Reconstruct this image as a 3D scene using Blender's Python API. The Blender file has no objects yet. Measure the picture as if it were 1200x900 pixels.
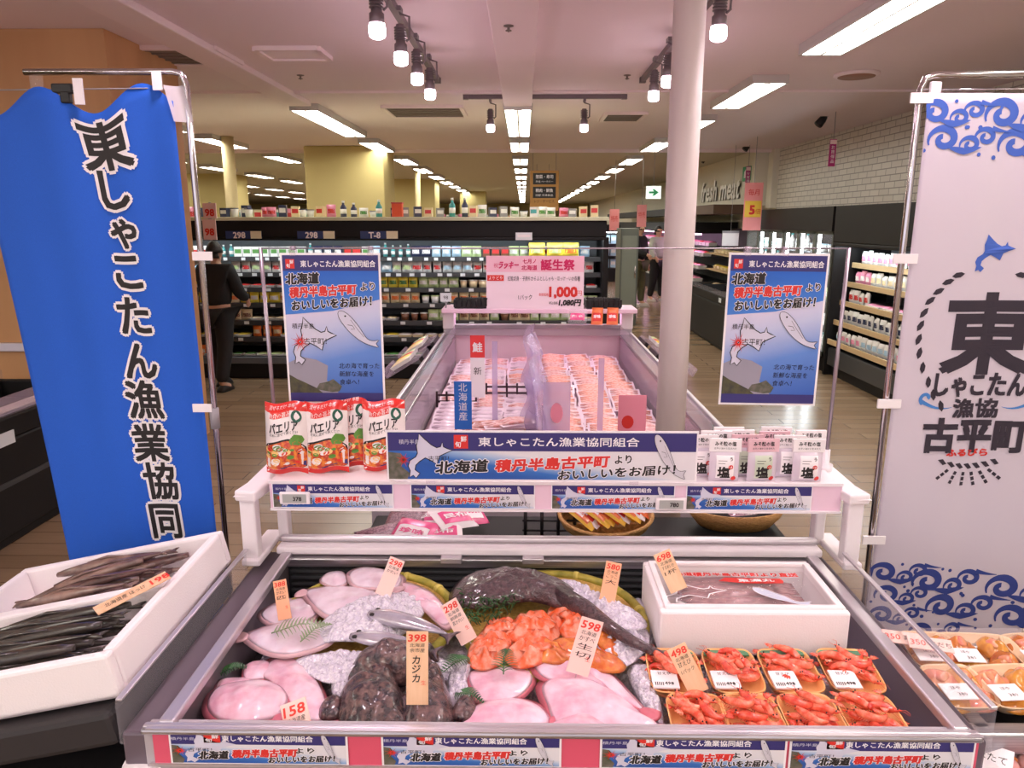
import bpy, math, random
from mathutils import Vector, Matrix, noise
from mathutils import geometry as mgeo
S = bpy.context.scene
COL = S.collection
PI = math.pi
# ------------------------------------------------------------------ camera, world, exposure
CAMZ, FPX, PITCH, YAW = 1.72, 870.0, math.radians(12.3), math.radians(0.86)
cd = bpy.data.cameras.new('camera'); cam = bpy.data.objects.new('camera', cd); COL.objects.link(cam)
cam.location = (0, 0, CAMZ); cam.rotation_euler = (PI/2 - PITCH, 0, YAW)
cd.sensor_fit = 'HORIZONTAL'; cd.sensor_width = 36.0; cd.lens = 36.0*FPX/1200.0
cd.clip_start = 0.05; cd.clip_end = 200
S.camera = cam
w = bpy.data.worlds.new('world'); S.world = w; w.use_nodes = True
w.node_tree.nodes['Background'].inputs[0].default_value = (0.92, 0.84, 0.90, 1)
w.node_tree.nodes['Background'].inputs[1].default_value = 1.0
S.view_settings.view_transform = 'Standard'; S.view_settings.look = 'None'
S.view_settings.gamma = 1.0; S.view_settings.use_curve_mapping = False
S.view_settings.exposure = 0.5
S.cycles.use_denoising = True
S.cycles.max_bounces = 10; S.cycles.diffuse_bounces = 6; S.cycles.transparent_max_bounces = 16
S.cycles.sample_clamp_indirect = 6.0
TUBE = 16.0          # radiance of the fluorescent strips
SPOT_W = 17.0        # watts of each track spotlight

# ------------------------------------------------------------------ pixel -> place helpers (1200x900 frame)
def ray(u, v):
    x, y = u - 600.0, 450.0 - v
    f = FPX*math.cos(PITCH) + y*math.sin(PITCH); up = y*math.cos(PITCH) - FPX*math.sin(PITCH)
    c, s = math.cos(YAW), math.sin(YAW)
    return Vector((x*c - f*s, x*s + f*c, up))
def PY(u, v, y):
    r = ray(u, v); return Vector((0, 0, CAMZ)) + r*(y/r.y)
def PZ(u, v, z):
    r = ray(u, v); return Vector((0, 0, CAMZ)) + r*((z - CAMZ)/r.z)
def PXX(u, v, x):
    r = ray(u, v); return Vector((0, 0, CAMZ)) + r*(x/r.x)

# ------------------------------------------------------------------ materials
def lin(c):
    def f(a):
        a /= 255.0
        return a/12.92 if a <= 0.04045 else ((a + 0.055)/1.055)**2.4
    return (f(c[0]), f(c[1]), f(c[2]), 1.0)
MATS = {}
def mat(name, rgb, rough=0.6, metal=0.0, spec=0.5, coat=0.0, sss=0.0, bump=None, emit=0.0, rgb2=None, scale=8.0, stretch=None, detail=3.0, ramp=(0.35, 0.65), trans=0.0):
    if name in MATS: return MATS[name]
    m = bpy.data.materials.new(name); m.use_nodes = True; nt = m.node_tree
    b = nt.nodes['Principled BSDF']
    b.inputs['Base Color'].default_value = lin(rgb); b.inputs['Roughness'].default_value = rough
    b.inputs['Metallic'].default_value = metal; b.inputs['Specular IOR Level'].default_value = spec
    if coat: b.inputs['Coat Weight'].default_value = coat; b.inputs['Coat Roughness'].default_value = 0.12
    if sss:
        b.inputs['Subsurface Weight'].default_value = sss; b.inputs['Subsurface Radius'].default_value = (0.01, 0.006, 0.004)
    if trans: b.inputs['Transmission Weight'].default_value = trans
    if emit: b.inputs['Emission Color'].default_value = lin(rgb); b.inputs['Emission Strength'].default_value = emit
    if rgb2 or bump:
        tc = nt.nodes.new('ShaderNodeTexCoord'); mp = nt.nodes.new('ShaderNodeMapping')
        nz = nt.nodes.new('ShaderNodeTexNoise'); nz.inputs['Scale'].default_value = scale; nz.inputs['Detail'].default_value = detail
        if stretch: mp.inputs['Scale'].default_value = stretch
        nt.links.new(tc.outputs['Object'], mp.inputs[0]); nt.links.new(mp.outputs[0], nz.inputs['Vector'])
        if rgb2:
            cr = nt.nodes.new('ShaderNodeValToRGB')
            cr.color_ramp.elements[0].position, cr.color_ramp.elements[1].position = ramp
            cr.color_ramp.elements[0].color = lin(rgb); cr.color_ramp.elements[1].color = lin(rgb2)
            nt.links.new(nz.outputs['Fac'], cr.inputs[0]); nt.links.new(cr.outputs[0], b.inputs['Base Color'])
        if bump:
            bp = nt.nodes.new('ShaderNodeBump'); bp.inputs['Strength'].default_value = bump; bp.inputs['Distance'].default_value = 0.01
            nt.links.new(nz.outputs['Fac'], bp.inputs['Height']); nt.links.new(bp.outputs[0], b.inputs['Normal'])
    MATS[name] = m; return m
def lamp_mat(name, rgb, strength):
    m = bpy.data.materials.new(name); m.use_nodes = True; nt = m.node_tree
    for n in list(nt.nodes): nt.nodes.remove(n)
    e = nt.nodes.new('ShaderNodeEmission'); o = nt.nodes.new('ShaderNodeOutputMaterial')
    e.inputs[0].default_value = lin(rgb); e.inputs[1].default_value = strength
    nt.links.new(e.outputs[0], o.inputs[0]); MATS[name] = m; return m
def clear_mat(name, rgb, fac=0.12, rough=0.05, bump=0.0, tint=None):
    m = bpy.data.materials.new(name); m.use_nodes = True; nt = m.node_tree
    for n in list(nt.nodes): nt.nodes.remove(n)
    o = nt.nodes.new('ShaderNodeOutputMaterial'); mx = nt.nodes.new('ShaderNodeMixShader')
    t = nt.nodes.new('ShaderNodeBsdfTransparent'); p = nt.nodes.new('ShaderNodeBsdfPrincipled')
    if tint: t.inputs[0].default_value = lin(tint)
    p.inputs['Base Color'].default_value = lin(rgb); p.inputs['Roughness'].default_value = rough
    if bump:
        tc = nt.nodes.new('ShaderNodeTexCoord'); nz = nt.nodes.new('ShaderNodeTexNoise'); nz.inputs['Scale'].default_value = 25
        bp = nt.nodes.new('ShaderNodeBump'); bp.inputs['Strength'].default_value = bump; bp.inputs['Distance'].default_value = 0.01
        nt.links.new(tc.outputs['Object'], nz.inputs['Vector']); nt.links.new(nz.outputs['Fac'], bp.inputs['Height']); nt.links.new(bp.outputs[0], p.inputs['Normal'])
    mx.inputs[0].default_value = fac
    nt.links.new(t.outputs[0], mx.inputs[1]); nt.links.new(p.outputs[0], mx.inputs[2]); nt.links.new(mx.outputs[0], o.inputs[0])
    MATS[name] = m; return m
def gradient(name, stops, axis=2, lo=0.0, hi=1.0, diag=0.0, rough=0.35):
    m = bpy.data.materials.new(name); m.use_nodes = True; nt = m.node_tree; b = nt.nodes['Principled BSDF']
    b.inputs['Roughness'].default_value = rough
    tc = nt.nodes.new('ShaderNodeTexCoord'); sp = nt.nodes.new('ShaderNodeSeparateXYZ'); mr = nt.nodes.new('ShaderNodeMapRange')
    ad = nt.nodes.new('ShaderNodeMath'); ad.operation = 'MULTIPLY_ADD'; ad.inputs[1].default_value = diag
    cr = nt.nodes.new('ShaderNodeValToRGB'); el = cr.color_ramp.elements
    while len(el) > 1: el.remove(el[-1])
    el[0].position = stops[0][0]; el[0].color = lin(stops[0][1])
    for p, c in stops[1:]:
        e = el.new(p); e.color = lin(c)
    mr.inputs['From Min'].default_value = lo; mr.inputs['From Max'].default_value = hi
    nt.links.new(tc.outputs['Object'], sp.inputs[0])
    nt.links.new(sp.outputs[0], ad.inputs[0]); nt.links.new(sp.outputs[axis], ad.inputs[2])
    nt.links.new(ad.outputs[0], mr.inputs[0]); nt.links.new(mr.outputs[0], cr.inputs[0]); nt.links.new(cr.outputs[0], b.inputs['Base Color'])
    MATS[name] = m; return m

# ------------------------------------------------------------------ mesh builder
def ident(x, y, l): return Vector((x, -0.0005*l, y))
GLY = {}
def glyphs(s, res=2):
    k = (s, res)
    if k not in GLY:
        c = bpy.data.curves.new('lettering', 'FONT'); c.body = s; c.resolution_u = res
        o = bpy.data.objects.new('lettering', c); COL.objects.link(o)
        dg = bpy.context.evaluated_depsgraph_get(); dg.update()
        m = bpy.data.meshes.new_from_object(o.evaluated_get(dg))
        vs = [(v.co.x, v.co.y) for v in m.vertices]; fs = [tuple(p.vertices) for p in m.polygons]
        bpy.data.objects.remove(o); bpy.data.meshes.remove(m); bpy.data.curves.remove(c)
        xs = [v[0] for v in vs] or [0]
        GLY[k] = (vs, fs, min(xs), max(xs))
    return GLY[k]
def catmull(pts, n):
    out = []; N = len(pts)
    for i in range(n):
        t = i*N/n; k = int(t); f = t - k
        a, b, c, d = (pts[(k + j) % N] for j in (-1, 0, 1, 2))
        out.append(tuple(0.5*((2*b[q]) + (c[q] - a[q])*f + (2*a[q] - 5*b[q] + 4*c[q] - d[q])*f*f + (3*b[q] - a[q] - 3*c[q] + d[q])*f**3) for q in range(len(b))))
    return out
class MB:
    def __init__(s): s.v = []; s.f = []; s.m = []; s.s = []; s.mats = []
    def mi(s, m):
        if m not in s.mats: s.mats.append(m)
        return s.mats.index(m)
    def add(s, vs, fs, m, smooth=False, M=None):
        o = len(s.v); k = s.mi(m)
        s.v += [tuple(M @ Vector(v)) if M else tuple(v) for v in vs]
        for f in fs: s.f.append(tuple(i + o for i in f)); s.m.append(k); s.s.append(smooth)
        return s
    def box(s, c, d, m, M=None, rz=0.0, taper=None):
        x, y, z = (q/2 for q in d); R = Matrix.Translation(c) @ Matrix.Rotation(rz, 4, 'Z')
        if M: R = M @ R
        t = taper or 1.0
        vs = [(-x*t, -y*t, -z), (x*t, -y*t, -z), (x*t, y*t, -z), (-x*t, y*t, -z), (-x, -y, z), (x, -y, z), (x, y, z), (-x, y, z)]
        return s.add(vs, [(3, 2, 1, 0), (4, 5, 6, 7), (0, 1, 5, 4), (1, 2, 6, 5), (2, 3, 7, 6), (3, 0, 4, 7)], m, False, R)
    def b2(s, x0, y0, z0, x1, y1, z1, m): return s.box(((x0+x1)/2, (y0+y1)/2, (z0+z1)/2), (abs(x1-x0), abs(y1-y0), abs(z1-z0)), m)
    def tube(s, pts, r, m, n=8, M=None, flat=1.0, cap=True, smooth=True):
        P = [Vector(p) for p in pts]; R = r if isinstance(r, (list, tuple)) else [r]*len(P)
        vs = []; fs = []; up = None
        for i, p in enumerate(P):
            d = (P[min(i+1, len(P)-1)] - P[max(i-1, 0)]).normalized()
            a = Vector((0, 0, 1)) if up is None else up
            if abs(d.dot(a)) > 0.98: a = Vector((0, 1, 0)) if abs(d.y) < 0.9 else Vector((1, 0, 0))
            u = d.cross(a).normalized(); w_ = u.cross(d).normalized(); up = w_
            for k in range(n):
                t = 2*PI*k/n; vs.append(p + u*(R[i]*math.cos(t)) + w_*(R[i]*flat*math.sin(t)))
        for i in range(len(P)-1):
            for k in range(n):
                a = i*n + k; b = i*n + (k+1) % n
                fs.append((a, b, b+n, a+n))
        if cap: fs.append(tuple(range(n-1, -1, -1))); fs.append(tuple(range((len(P)-1)*n, len(P)*n)))
        return s.add(vs, fs, m, smooth, M)
    def lathe(s, prof, m, n=20, M=None, smooth=True, sx=1.0, sy=1.0):
        vs = []; fs = []
        for (r, z) in prof:
            for k in range(n):
                t = 2*PI*k/n; vs.append((r*math.cos(t)*sx, r*math.sin(t)*sy, z))
        for i in range(len(prof)-1):
            for k in range(n):
                a = i*n + k; b = i*n + (k+1) % n; fs.append((a, b, b+n, a+n))
        if prof[0][0] > 1e-5: fs.append(tuple(range(n-1, -1, -1)))
        if prof[-1][0] > 1e-5: fs.append(tuple(range((len(prof)-1)*n, len(prof)*n)))
        return s.add(vs, fs, m, smooth, M)
    def surf(s, fn, nu, nv, m, smooth=True, M=None):
        vs = [fn(i/nu, j/nv) for j in range(nv+1) for i in range(nu+1)]
        fs = [(j*(nu+1)+i, j*(nu+1)+i+1, (j+1)*(nu+1)+i+1, (j+1)*(nu+1)+i) for j in range(nv) for i in range(nu)]
        return s.add(vs, fs, m, smooth, M)
    def dome(s, outline, h, m, z0=0.0, rings=7, p=2.2, nz=0.0, ns=20.0, seed=0, n=44, bottom=True, M=None, zf=None):
        P = catmull([tuple(q[:2]) for q in outline], n); cx = sum(q[0] for q in P)/n; cy = sum(q[1] for q in P)/n
        vs = [(cx, cy, z0 + h)]; fs = []
        for k in range(1, rings+1):
            t = k/rings
            for (x, y) in P:
                X, Y = cx + (x-cx)*t, cy + (y-cy)*t
                z = h*(1 - t**p)**0.8
                if nz: z += nz*noise.noise(Vector((X*ns, Y*ns, seed*7.3)))*(1 - t**3)
                vs.append((X, Y, z0 + z + (zf(X, Y) if zf else 0)))
        for i in range(n): fs.append((0, 1+i, 1+(i+1) % n))
        for k in range(rings-1):
            for i in range(n):
                a = 1+k*n+i; b = 1+k*n+(i+1) % n; fs.append((a, a+n, b+n, b))
        if bottom: fs.append(tuple(1+(rings-1)*n+i for i in range(n-1, -1, -1)))
        return s.add(vs, fs, m, True, M)
    # ---- flat print laid on a surface fn(x, y, layer)
    def rect(s, x0, y0, x1, y1, m, fn=ident, l=0, nx=1, ny=1):
        return s.surf(lambda a, b: fn(x0+(x1-x0)*a, y0+(y1-y0)*b, l), nx, ny, m, True)
    def poly(s, pts, m, fn=ident, l=0):
        tri = mgeo.tessellate_polygon([[Vector((p[0], p[1], 0)) for p in pts]])
        fs = []
        for t in tri:
            a, b, c = (pts[i] for i in t)
            cr = (b[0]-a[0])*(c[1]-a[1]) - (b[1]-a[1])*(c[0]-a[0])
            fs.append(tuple(t) if cr > 0 else (t[0], t[2], t[1]))
        return s.add([fn(p[0], p[1], l) for p in pts], fs, m)
    def stroke(s, pts, w_, m, fn=ident, l=0, closed=False):
        n = len(pts); vs = []; W = w_ if isinstance(w_, (list, tuple)) else [w_]*n
        for i in range(n):
            a = pts[(i-1) % n] if closed else pts[max(i-1, 0)]; b = pts[(i+1) % n] if closed else pts[min(i+1, n-1)]
            dx, dy = b[0]-a[0], b[1]-a[1]; L = math.hypot(dx, dy) or 1
            nx, ny = -dy/L*W[i]/2, dx/L*W[i]/2
            vs += [fn(pts[i][0]+nx, pts[i][1]+ny, l), fn(pts[i][0]-nx, pts[i][1]-ny, l)]
        fs = [(2*i, 2*i+1, (2*i+3) % (2*n), (2*i+2) % (2*n)) for i in range(n if closed else n-1)]
        return s.add(vs, fs, m)
    def text(s, t, x, y, size, m, fn=ident, l=1, bold=0.0, out=None, ow=0.06, sx=1.0, shear=0.0, rot=0.0, align='c', res=2, fit=None, split=0):
        vs, fs, x0, x1 = glyphs(t, res)
        if not vs: return s
        if fit: sx = fit/((x1-x0)*size)
        ax = {'c': (x0+x1)/2, 'l': x0, 'r': x1}[align]
        if split:
            key = (t, res, 'split', round(split/size, 4))
            if key not in GLY:
                V = list(vs); out_ = []; st = [tuple(f) for f in fs]; lim = split/size; cache = {}
                while st:
                    f = st.pop()
                    if len(f) > 3:
                        st += [(f[0], f[i], f[i+1]) for i in range(1, len(f)-1)]; continue
                    e = [(math.dist(V[f[i]], V[f[(i+1) % 3]]), i) for i in range(3)]; d_, i = max(e)
                    if d_ < lim: out_.append(f); continue
                    p_, q_, r_ = f[i], f[(i+1) % 3], f[(i+2) % 3]; ck = (min(p_, q_), max(p_, q_))
                    if ck not in cache: V.append(((V[p_][0]+V[q_][0])/2, (V[p_][1]+V[q_][1])/2)); cache[ck] = len(V)-1
                    m_ = cache[ck]; st += [(p_, m_, r_), (m_, q_, r_)]
                GLY[key] = (V, out_, 0, 0)
            vs, fs = GLY[key][0], GLY[key][1]
        cnt = [0]
        def put(dx, dy, mm, ll):
            c, sn = math.cos(rot), math.sin(rot); vv = []; ll += .06*cnt[0]; cnt[0] += 1
            for (a, b) in vs:
                a = (a - ax)*sx + shear*(b-0.37); b = b - 0.37
                a, b = (a+dx)*size, (b+dy)*size
                vv.append(fn(x + a*c - b*sn, y + a*sn + b*c, ll))
            s.add(vv, fs, mm)
        if out:
            for k in range(10): put(ow*math.cos(2*PI*k/10), ow*math.sin(2*PI*k/10), out, l)
            for k in range(4): put(0.5*ow*math.cos(PI*k/2), 0.5*ow*math.sin(PI*k/2), out, l)
            l += 1; cnt[0] = 0
        offs = [(0, 0)] + ([(bold*math.cos(PI/4+PI/2*k)*q, bold*math.sin(PI/4+PI/2*k)*q) for k in range(4) for q in ((1, .5) if bold > .05 else (1,))] if bold else [])
        for d in offs: put(d[0], d[1], m, l)
        return s
    def mesh(s, name):
        me = bpy.data.meshes.new(name); me.from_pydata(s.v, [], s.f)
        for m in s.mats: me.materials.append(m)
        me.polygons.foreach_set('material_index', s.m); me.polygons.foreach_set('use_smooth', s.s)
        me.update(); return me
    def build(s, name, parent=None, bev=0.0, sub=0, solid=0.0, loc=None, rot=None):
        o = bpy.data.objects.new(name, s.mesh(name)); COL.objects.link(o)
        if parent: o.parent = parent
        if loc: o.location = loc
        if rot: o.rotation_euler = rot
        if solid:
            q = o.modifiers.new('thickness', 'SOLIDIFY'); q.thickness = solid; q.offset = 0
        if bev:
            q = o.modifiers.new('bevel', 'BEVEL'); q.width = bev; q.segments = 2; q.limit_method = 'ANGLE'
        if sub:
            q = o.modifiers.new('smooth', 'SUBSURF'); q.levels = sub; q.render_levels = sub
        return o
def tag(o, label, cat, group=None, kind=None):
    o['label'] = label; o['category'] = cat
    if group: o['group'] = group
    if kind: o['kind'] = kind
    return o
def thing(name, label, cat, loc=(0, 0, 0), rz=0.0, group=None):
    o = bpy.data.objects.new(name, None); COL.objects.link(o); o.empty_display_size = 0.05
    o.location = loc; o.rotation_euler = (0, 0, rz); return tag(o, label, cat, group)
def struct(o): o['kind'] = 'structure'; return o
def dup(root, loc=None, rot=None, label=None, group=None, scale=None):
    r = root.copy(); COL.objects.link(r)
    if loc is not None: r.location = loc
    if rot is not None: r.rotation_euler = rot
    if scale is not None: r.scale = scale
    if label: r['label'] = label
    if group: r['group'] = group
    for ch in list(root.children):
        c = ch.copy(); COL.objects.link(c); c.parent = r
        for g in list(ch.children):
            d = g.copy(); COL.objects.link(d); d.parent = c
    return r
ORD = ['first', 'second', 'third', 'fourth', 'fifth', 'sixth', 'seventh', 'eighth', 'ninth', 'tenth', 'eleventh', 'twelfth']
HOK = [(.30, .98), (.42, .86), (.55, .74), (.66, .68), (.74, .70), (.78, .80), (.80, .70), (.88, .66), (.98, .62), (.84, .56), (.72, .50), (.66, .32), (.54, .40), (.42, .46), (.30, .38), (.22, .30), (.20, .20), (.30, .12), (.22, .02), (.16, .08), (.08, .04), (.10, .18), (.06, .28), (.10, .40), (.22, .48), (.26, .56), (.24, .72), (.28, .84)]
FISHO = [(0, .98), (.10, 1.0), (.22, .93), (.36, .78), (.50, .58), (.62, .36), (.72, .22), (.86, .18), (1.0, .20), (.92, .10), (.98, .0), (.82, .04), (.66, .10), (.50, .20), (.34, .34), (.20, .50), (.08, .68), (.0, .84)]

# shared materials
white_pl = mat('white plastic', (236, 228, 232), 0.4)
grey_pl = mat('grey plastic', (150, 145, 150), 0.5)
black_pl = mat('black plastic', (22, 20, 20), 0.5)
dark_metal = mat('dark metal', (38, 35, 35), 0.45, 0.3)
steel = mat('brushed steel', (190, 186, 190), 0.28, 0.9, rgb2=(160, 156, 160), scale=6, stretch=(1, 60, 60))
alu = mat('aluminium', (205, 198, 204), 0.32, 0.7)
chrome = mat('chrome', (205, 200, 205), 0.12, 1.0)
glass = clear_mat('clear glass', (235, 230, 240), 0.10, 0.03)
acryl = clear_mat('clear acrylic', (235, 215, 235), 0.22, 0.08)
film = clear_mat('plastic film', (255, 250, 255), 0.12, 0.06, bump=0.6)
foam = mat('white foam', (240, 232, 234), 0.75, bump=0.12, scale=260)
ink = mat('black ink', (32, 26, 26), 0.6)
paper = mat('white paper', (242, 236, 238), 0.55)
redink = mat('red ink', (214, 48, 42), 0.55)
indigo = mat('indigo ink', (52, 46, 112), 0.45)
# ================================================================== SETTING
CEIL = 2.9
def brick_mat(name, c1, c2, mortar, bw, bh, msize, axes, rough, bump=0.0, offset=0.5, noise_amt=0.0):
    m = bpy.data.materials.new(name); m.use_nodes = True; nt = m.node_tree; b = nt.nodes['Principled BSDF']; b.inputs['Roughness'].default_value = rough
    tc = nt.nodes.new('ShaderNodeTexCoord'); sp = nt.nodes.new('ShaderNodeSeparateXYZ'); cb = nt.nodes.new('ShaderNodeCombineXYZ')
    nt.links.new(tc.outputs['Object'], sp.inputs[0]); nt.links.new(sp.outputs[axes[0]], cb.inputs[0]); nt.links.new(sp.outputs[axes[1]], cb.inputs[1])
    br = nt.nodes.new('ShaderNodeTexBrick'); br.inputs['Color1'].default_value = lin(c1); br.inputs['Color2'].default_value = lin(c2); br.inputs['Mortar'].default_value = lin(mortar)
    br.inputs['Scale'].default_value = 1; br.inputs['Mortar Size'].default_value = msize; br.inputs['Brick Width'].default_value = bw; br.inputs['Row Height'].default_value = bh; br.offset = offset
    nt.links.new(cb.outputs[0], br.inputs[0])
    out = br.outputs[0]
    if noise_amt:
        nz = nt.nodes.new('ShaderNodeTexNoise'); nz.inputs['Scale'].default_value = 3; nz.inputs['Detail'].default_value = 6
        mp = nt.nodes.new('ShaderNodeMapping'); mp.inputs['Scale'].default_value = (1.5, 22, 1); nt.links.new(cb.outputs[0], mp.inputs[0]); nt.links.new(mp.outputs[0], nz.inputs[0])
        mx = nt.nodes.new('ShaderNodeMix'); mx.data_type = 'RGBA'; mx.blend_type = 'MULTIPLY'; mx.inputs[0].default_value = noise_amt
        nt.links.new(br.outputs[0], mx.inputs[6]); nt.links.new(nz.outputs['Color'], mx.inputs[7])
        cr = nt.nodes.new('ShaderNodeValToRGB'); cr.color_ramp.elements[0].color = (.45, .45, .45, 1); nt.links.new(nz.outputs['Fac'], cr.inputs[0]); nt.links.new(cr.outputs[0], mx.inputs[7]); out = mx.outputs[2]
    nt.links.new(out, b.inputs['Base Color'])
    if bump:
        bp = nt.nodes.new('ShaderNodeBump'); bp.inputs['Strength'].default_value = bump; bp.inputs['Distance'].default_value = 0.004; bp.invert = True
        nt.links.new(br.outputs['Fac'], bp.inputs['Height']); nt.links.new(bp.outputs[0], b.inputs['Normal'])
    MATS[name] = m; return m
m_floor = brick_mat('wood floor', (160, 134, 106), (142, 117, 90), (98, 78, 58), 1.4, 0.15, 0.003, (0, 1), 0.24, 0.2, 0.37, 0.45)
m_tile = brick_mat('white tiles', (222, 218, 208), (212, 208, 198), (150, 146, 138), 0.24, 0.075, 0.006, (1, 2), 0.3, 0.3)
m_ceil = mat('ceiling board', (240, 224, 228), 0.9, bump=0.05, scale=40)  # pink cast of the spotlights' bounce is put into the board colour
m_ceilfar = mat('ceiling board beige', (206, 198, 176), 0.9)
m_trim = mat('ceiling trim', (244, 228, 230), 0.7)
m_wallw = mat('white wall paint', (226, 222, 206), 0.8)
m_beige = mat('beige wall paint', (206, 190, 130), 0.85)
m_tan = mat('tan wood wall', (206, 156, 108), 0.6, rgb2=(192, 142, 94), scale=3, stretch=(1, 1, .15))
m_col = mat('painted column', (214, 200, 198), 0.5)
struct(MB().b2(-18, -6, -.1, 5, 50, 0, m_floor).build('floor'))
struct(MB().b2(-18, -6, CEIL, 5, 12.9, CEIL+.1, m_ceil).build('ceiling'))
struct(MB().b2(-18, 12.9, CEIL, 5, 50, CEIL+.1, m_ceilfar).build('ceiling_far'))
struct(MB().b2(4.25, -6, 0, 4.4, 50, CEIL, m_wallw).build('wall_right'))
struct(MB().b2(-18.1, -6, 0, -18, 50, CEIL, m_beige).build('wall_left'))
struct(MB().b2(-18, 50, 0, 5, 50.1, CEIL, m_beige).build('wall_back'))
struct(MB().b2(4.20, 4.0, 1.90, 4.25, 12.75, CEIL-.002, m_tile).build('trim_1'))
struct(MB().b2(4.10, 12.75, 1.95, 4.25, 13.0, CEIL-.002, m_wallw).build('trim_2'))
b = MB()
for yy, dz in ((7.25, .02), (12.9, .05)): b.b2(-18, yy-.03, CEIL-dz, 4.19, yy+.03, CEIL-.001, m_trim)
struct(b.build('trim_3'))
# lowered ceiling strip running over the middle row, and the one over the left row
struct(MB().b2(-.20, 1.0, CEIL-.05, .08, 7.85, CEIL-.001, m_trim).build('trim_4', bev=.008))
struct(MB().b2(-2.36, 2.5, CEIL-.05, -2.12, 7.8, CEIL-.001, m_trim).build('trim_5', bev=.008))
struct(MB().b2(-9.0, 4.95, 0, -2.62, 5.95, CEIL-.001, m_tan).build('wall_left_alcove'))
struct(MB().b2(-9.0, 4.92, .86, -2.60, 4.95, .92, alu).build('trim_6', bev=.005))
# columns
struct(MB().lathe([(.057, 0), (.057, CEIL-.002)], m_col, 28, Matrix.Translation((.585, 2.85, 0))).build('column_front'))
struct(MB().b2(-3.48, 12.2, 0, -2.22, 13.2, CEIL-.002, m_beige).build('column_beige', bev=.02))
struct(MB().lathe([(.085, 0), (.085, CEIL-.002)], mat('cream paint', (214, 198, 150), .6), 20, Matrix.Translation((-4.18, 10.9, 0))).build('column_cream'))
for k, (x0, x1, yy) in enumerate(((-3.9, -2.5, 21.5), (-8.9, -7.3, 19.0), (-2.5, -1.5, 30), (-12.5, -11, 22))):
    struct(MB().b2(x0, yy, 0, x1, yy+1.2, CEIL-.002, m_beige).build('column_far' if k == 0 else 'column_far.%03d' % k))
struct(MB().lathe([(.06, 0), (.06, CEIL-.002)], MATS['cream paint'], 16, Matrix.Translation((-2.42, 17.5, 0))).build('column_thin'))

# ceiling fittings
m_vent = mat('vent grey', (128, 116, 108), 0.7); m_hatch = mat('hatch', (250, 238, 240), 0.7)
def hatch(u0, v0, u1, v1, name, label, cat, m, slats=0):
    a = PZ(u0, v1, CEIL); c = PZ(u1, v0, CEIL); x0, x1 = min(a.x, c.x), max(a.x, c.x); y0, y1 = a.y, c.y
    if y0 > y1: y0, y1 = y1, y0
    t = thing(name, label, cat, ((x0+x1)/2, (y0+y1)/2, CEIL-.03))
    hx, hy = (x1-x0)/2, (y1-y0)/2
    f = MB()
    for sx in (-1, 1): f.b2(sx*hx-.02, -hy, 0, sx*hx+.02, hy, .029, m_trim); f.b2(-hx, sx*hy-.02, 0, hx, sx*hy+.02, .029, m_trim)
    f.build('frame', t)
    p = MB().b2(-hx+.02, -hy+.02, .012, hx-.02, hy-.02, .029, m)
    for k in range(slats): yy = -hy + 2*hy*(k+.5)/slats; p.b2(-hx+.03, yy-.012, .004, hx-.03, yy+.012, .012, m)
    p.build('panel', t)
hatch(318, 54, 372, 67, 'ceiling_hatch', 'square flush access panel in the pink-lit ceiling left of the left spotlights', 'ceiling panel', m_hatch)
hatch(462, 123, 540, 135, 'ceiling_vent', 'grey slatted ceiling vent left of the middle light row', 'vent', m_vent, 6)
hatch(704, 131, 758, 140, 'ceiling_vent', 'grey slatted ceiling vent between the middle lights and the front column', 'vent', m_vent, 6)
hatch(196, 53, 250, 72, 'ceiling_vent', 'dim vent beside the tan wall top at upper left', 'vent', m_vent, 5)
c = PZ(1004, 86, CEIL); t = thing('ceiling_speaker', 'round brown ceiling disc above the white tile wall', 'ceiling speaker', (c.x, c.y, CEIL-.03))
MB().lathe([(.14, 0), (.15, .01), (.15, .029)], mat('brown disc', (150, 108, 84), .7), 28).build('grille', t); MB().lathe([(.15, .004), (.175, .012), (.175, .029)], m_trim, 28).build('ring', t)
for (u, v, q) in ((352, 88, 'behind the left ceiling strip'), (735, 88, 'left of the front column'), (596, 30, 'on the middle ceiling strip')):
    c = PZ(u, v, CEIL-.05 if u == 596 else CEIL); t = thing('sprinkler_head', 'tiny sprinkler head ' + q, 'sprinkler', (c.x, c.y, c.z-.03))
    MB().lathe([(.03, .03), (.03, .026), (.008, .02), (.008, .008), (.018, .004), (.018, 0), (0, 0)], m_vent, 14).build('rose', t); MB().lathe([(.004, -.006), (.004, .001)], chrome, 8).build('pin', t)

# fluorescent lights
m_tube = lamp_mat('lit fluorescent strip', (255, 250, 236), TUBE); m_house = mat('lamp housing', (205, 200, 196), .5)
def fixture_meshes(L):
    h = MB().b2(-.15, -L/2, .03, .15, L/2, .069, m_house)
    for s_ in (-1, 0, 1): h.b2(s_*.14-.008, -L/2, 0, s_*.14+.008, L/2, .03, m_house)
    for yy in ((-L/2, 0, L/2) if L > 2 else (-L/2, L/2)): h.b2(-.148, yy-.01, 0, .148, yy+.01, .03, m_house)
    a = MB()
    n = 2 if L > 2 else 1
    for k in range(n): y0 = -L/2 + L*k/n + .02; a.b2(-.042, y0, .004, .042, y0+L/n-.04, .028, m_tube)
    return h.mesh('housing'), a.mesh('tube')
FM = {2.4: fixture_meshes(2.4), 1.4: fixture_meshes(1.4)}
def fluor(x, y, L, label, group):
    t = thing('fluorescent_light', label, 'ceiling light', (x, y, CEIL-.07), 0, group)
    h, a = FM[L]
    o = bpy.data.objects.new('housing', h); COL.objects.link(o); o.parent = t
    for s_ in (-1, 1):
        o = bpy.data.objects.new('tube', a); COL.objects.link(o); o.parent = t; o.location = (s_*.082, 0, 0)
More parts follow.
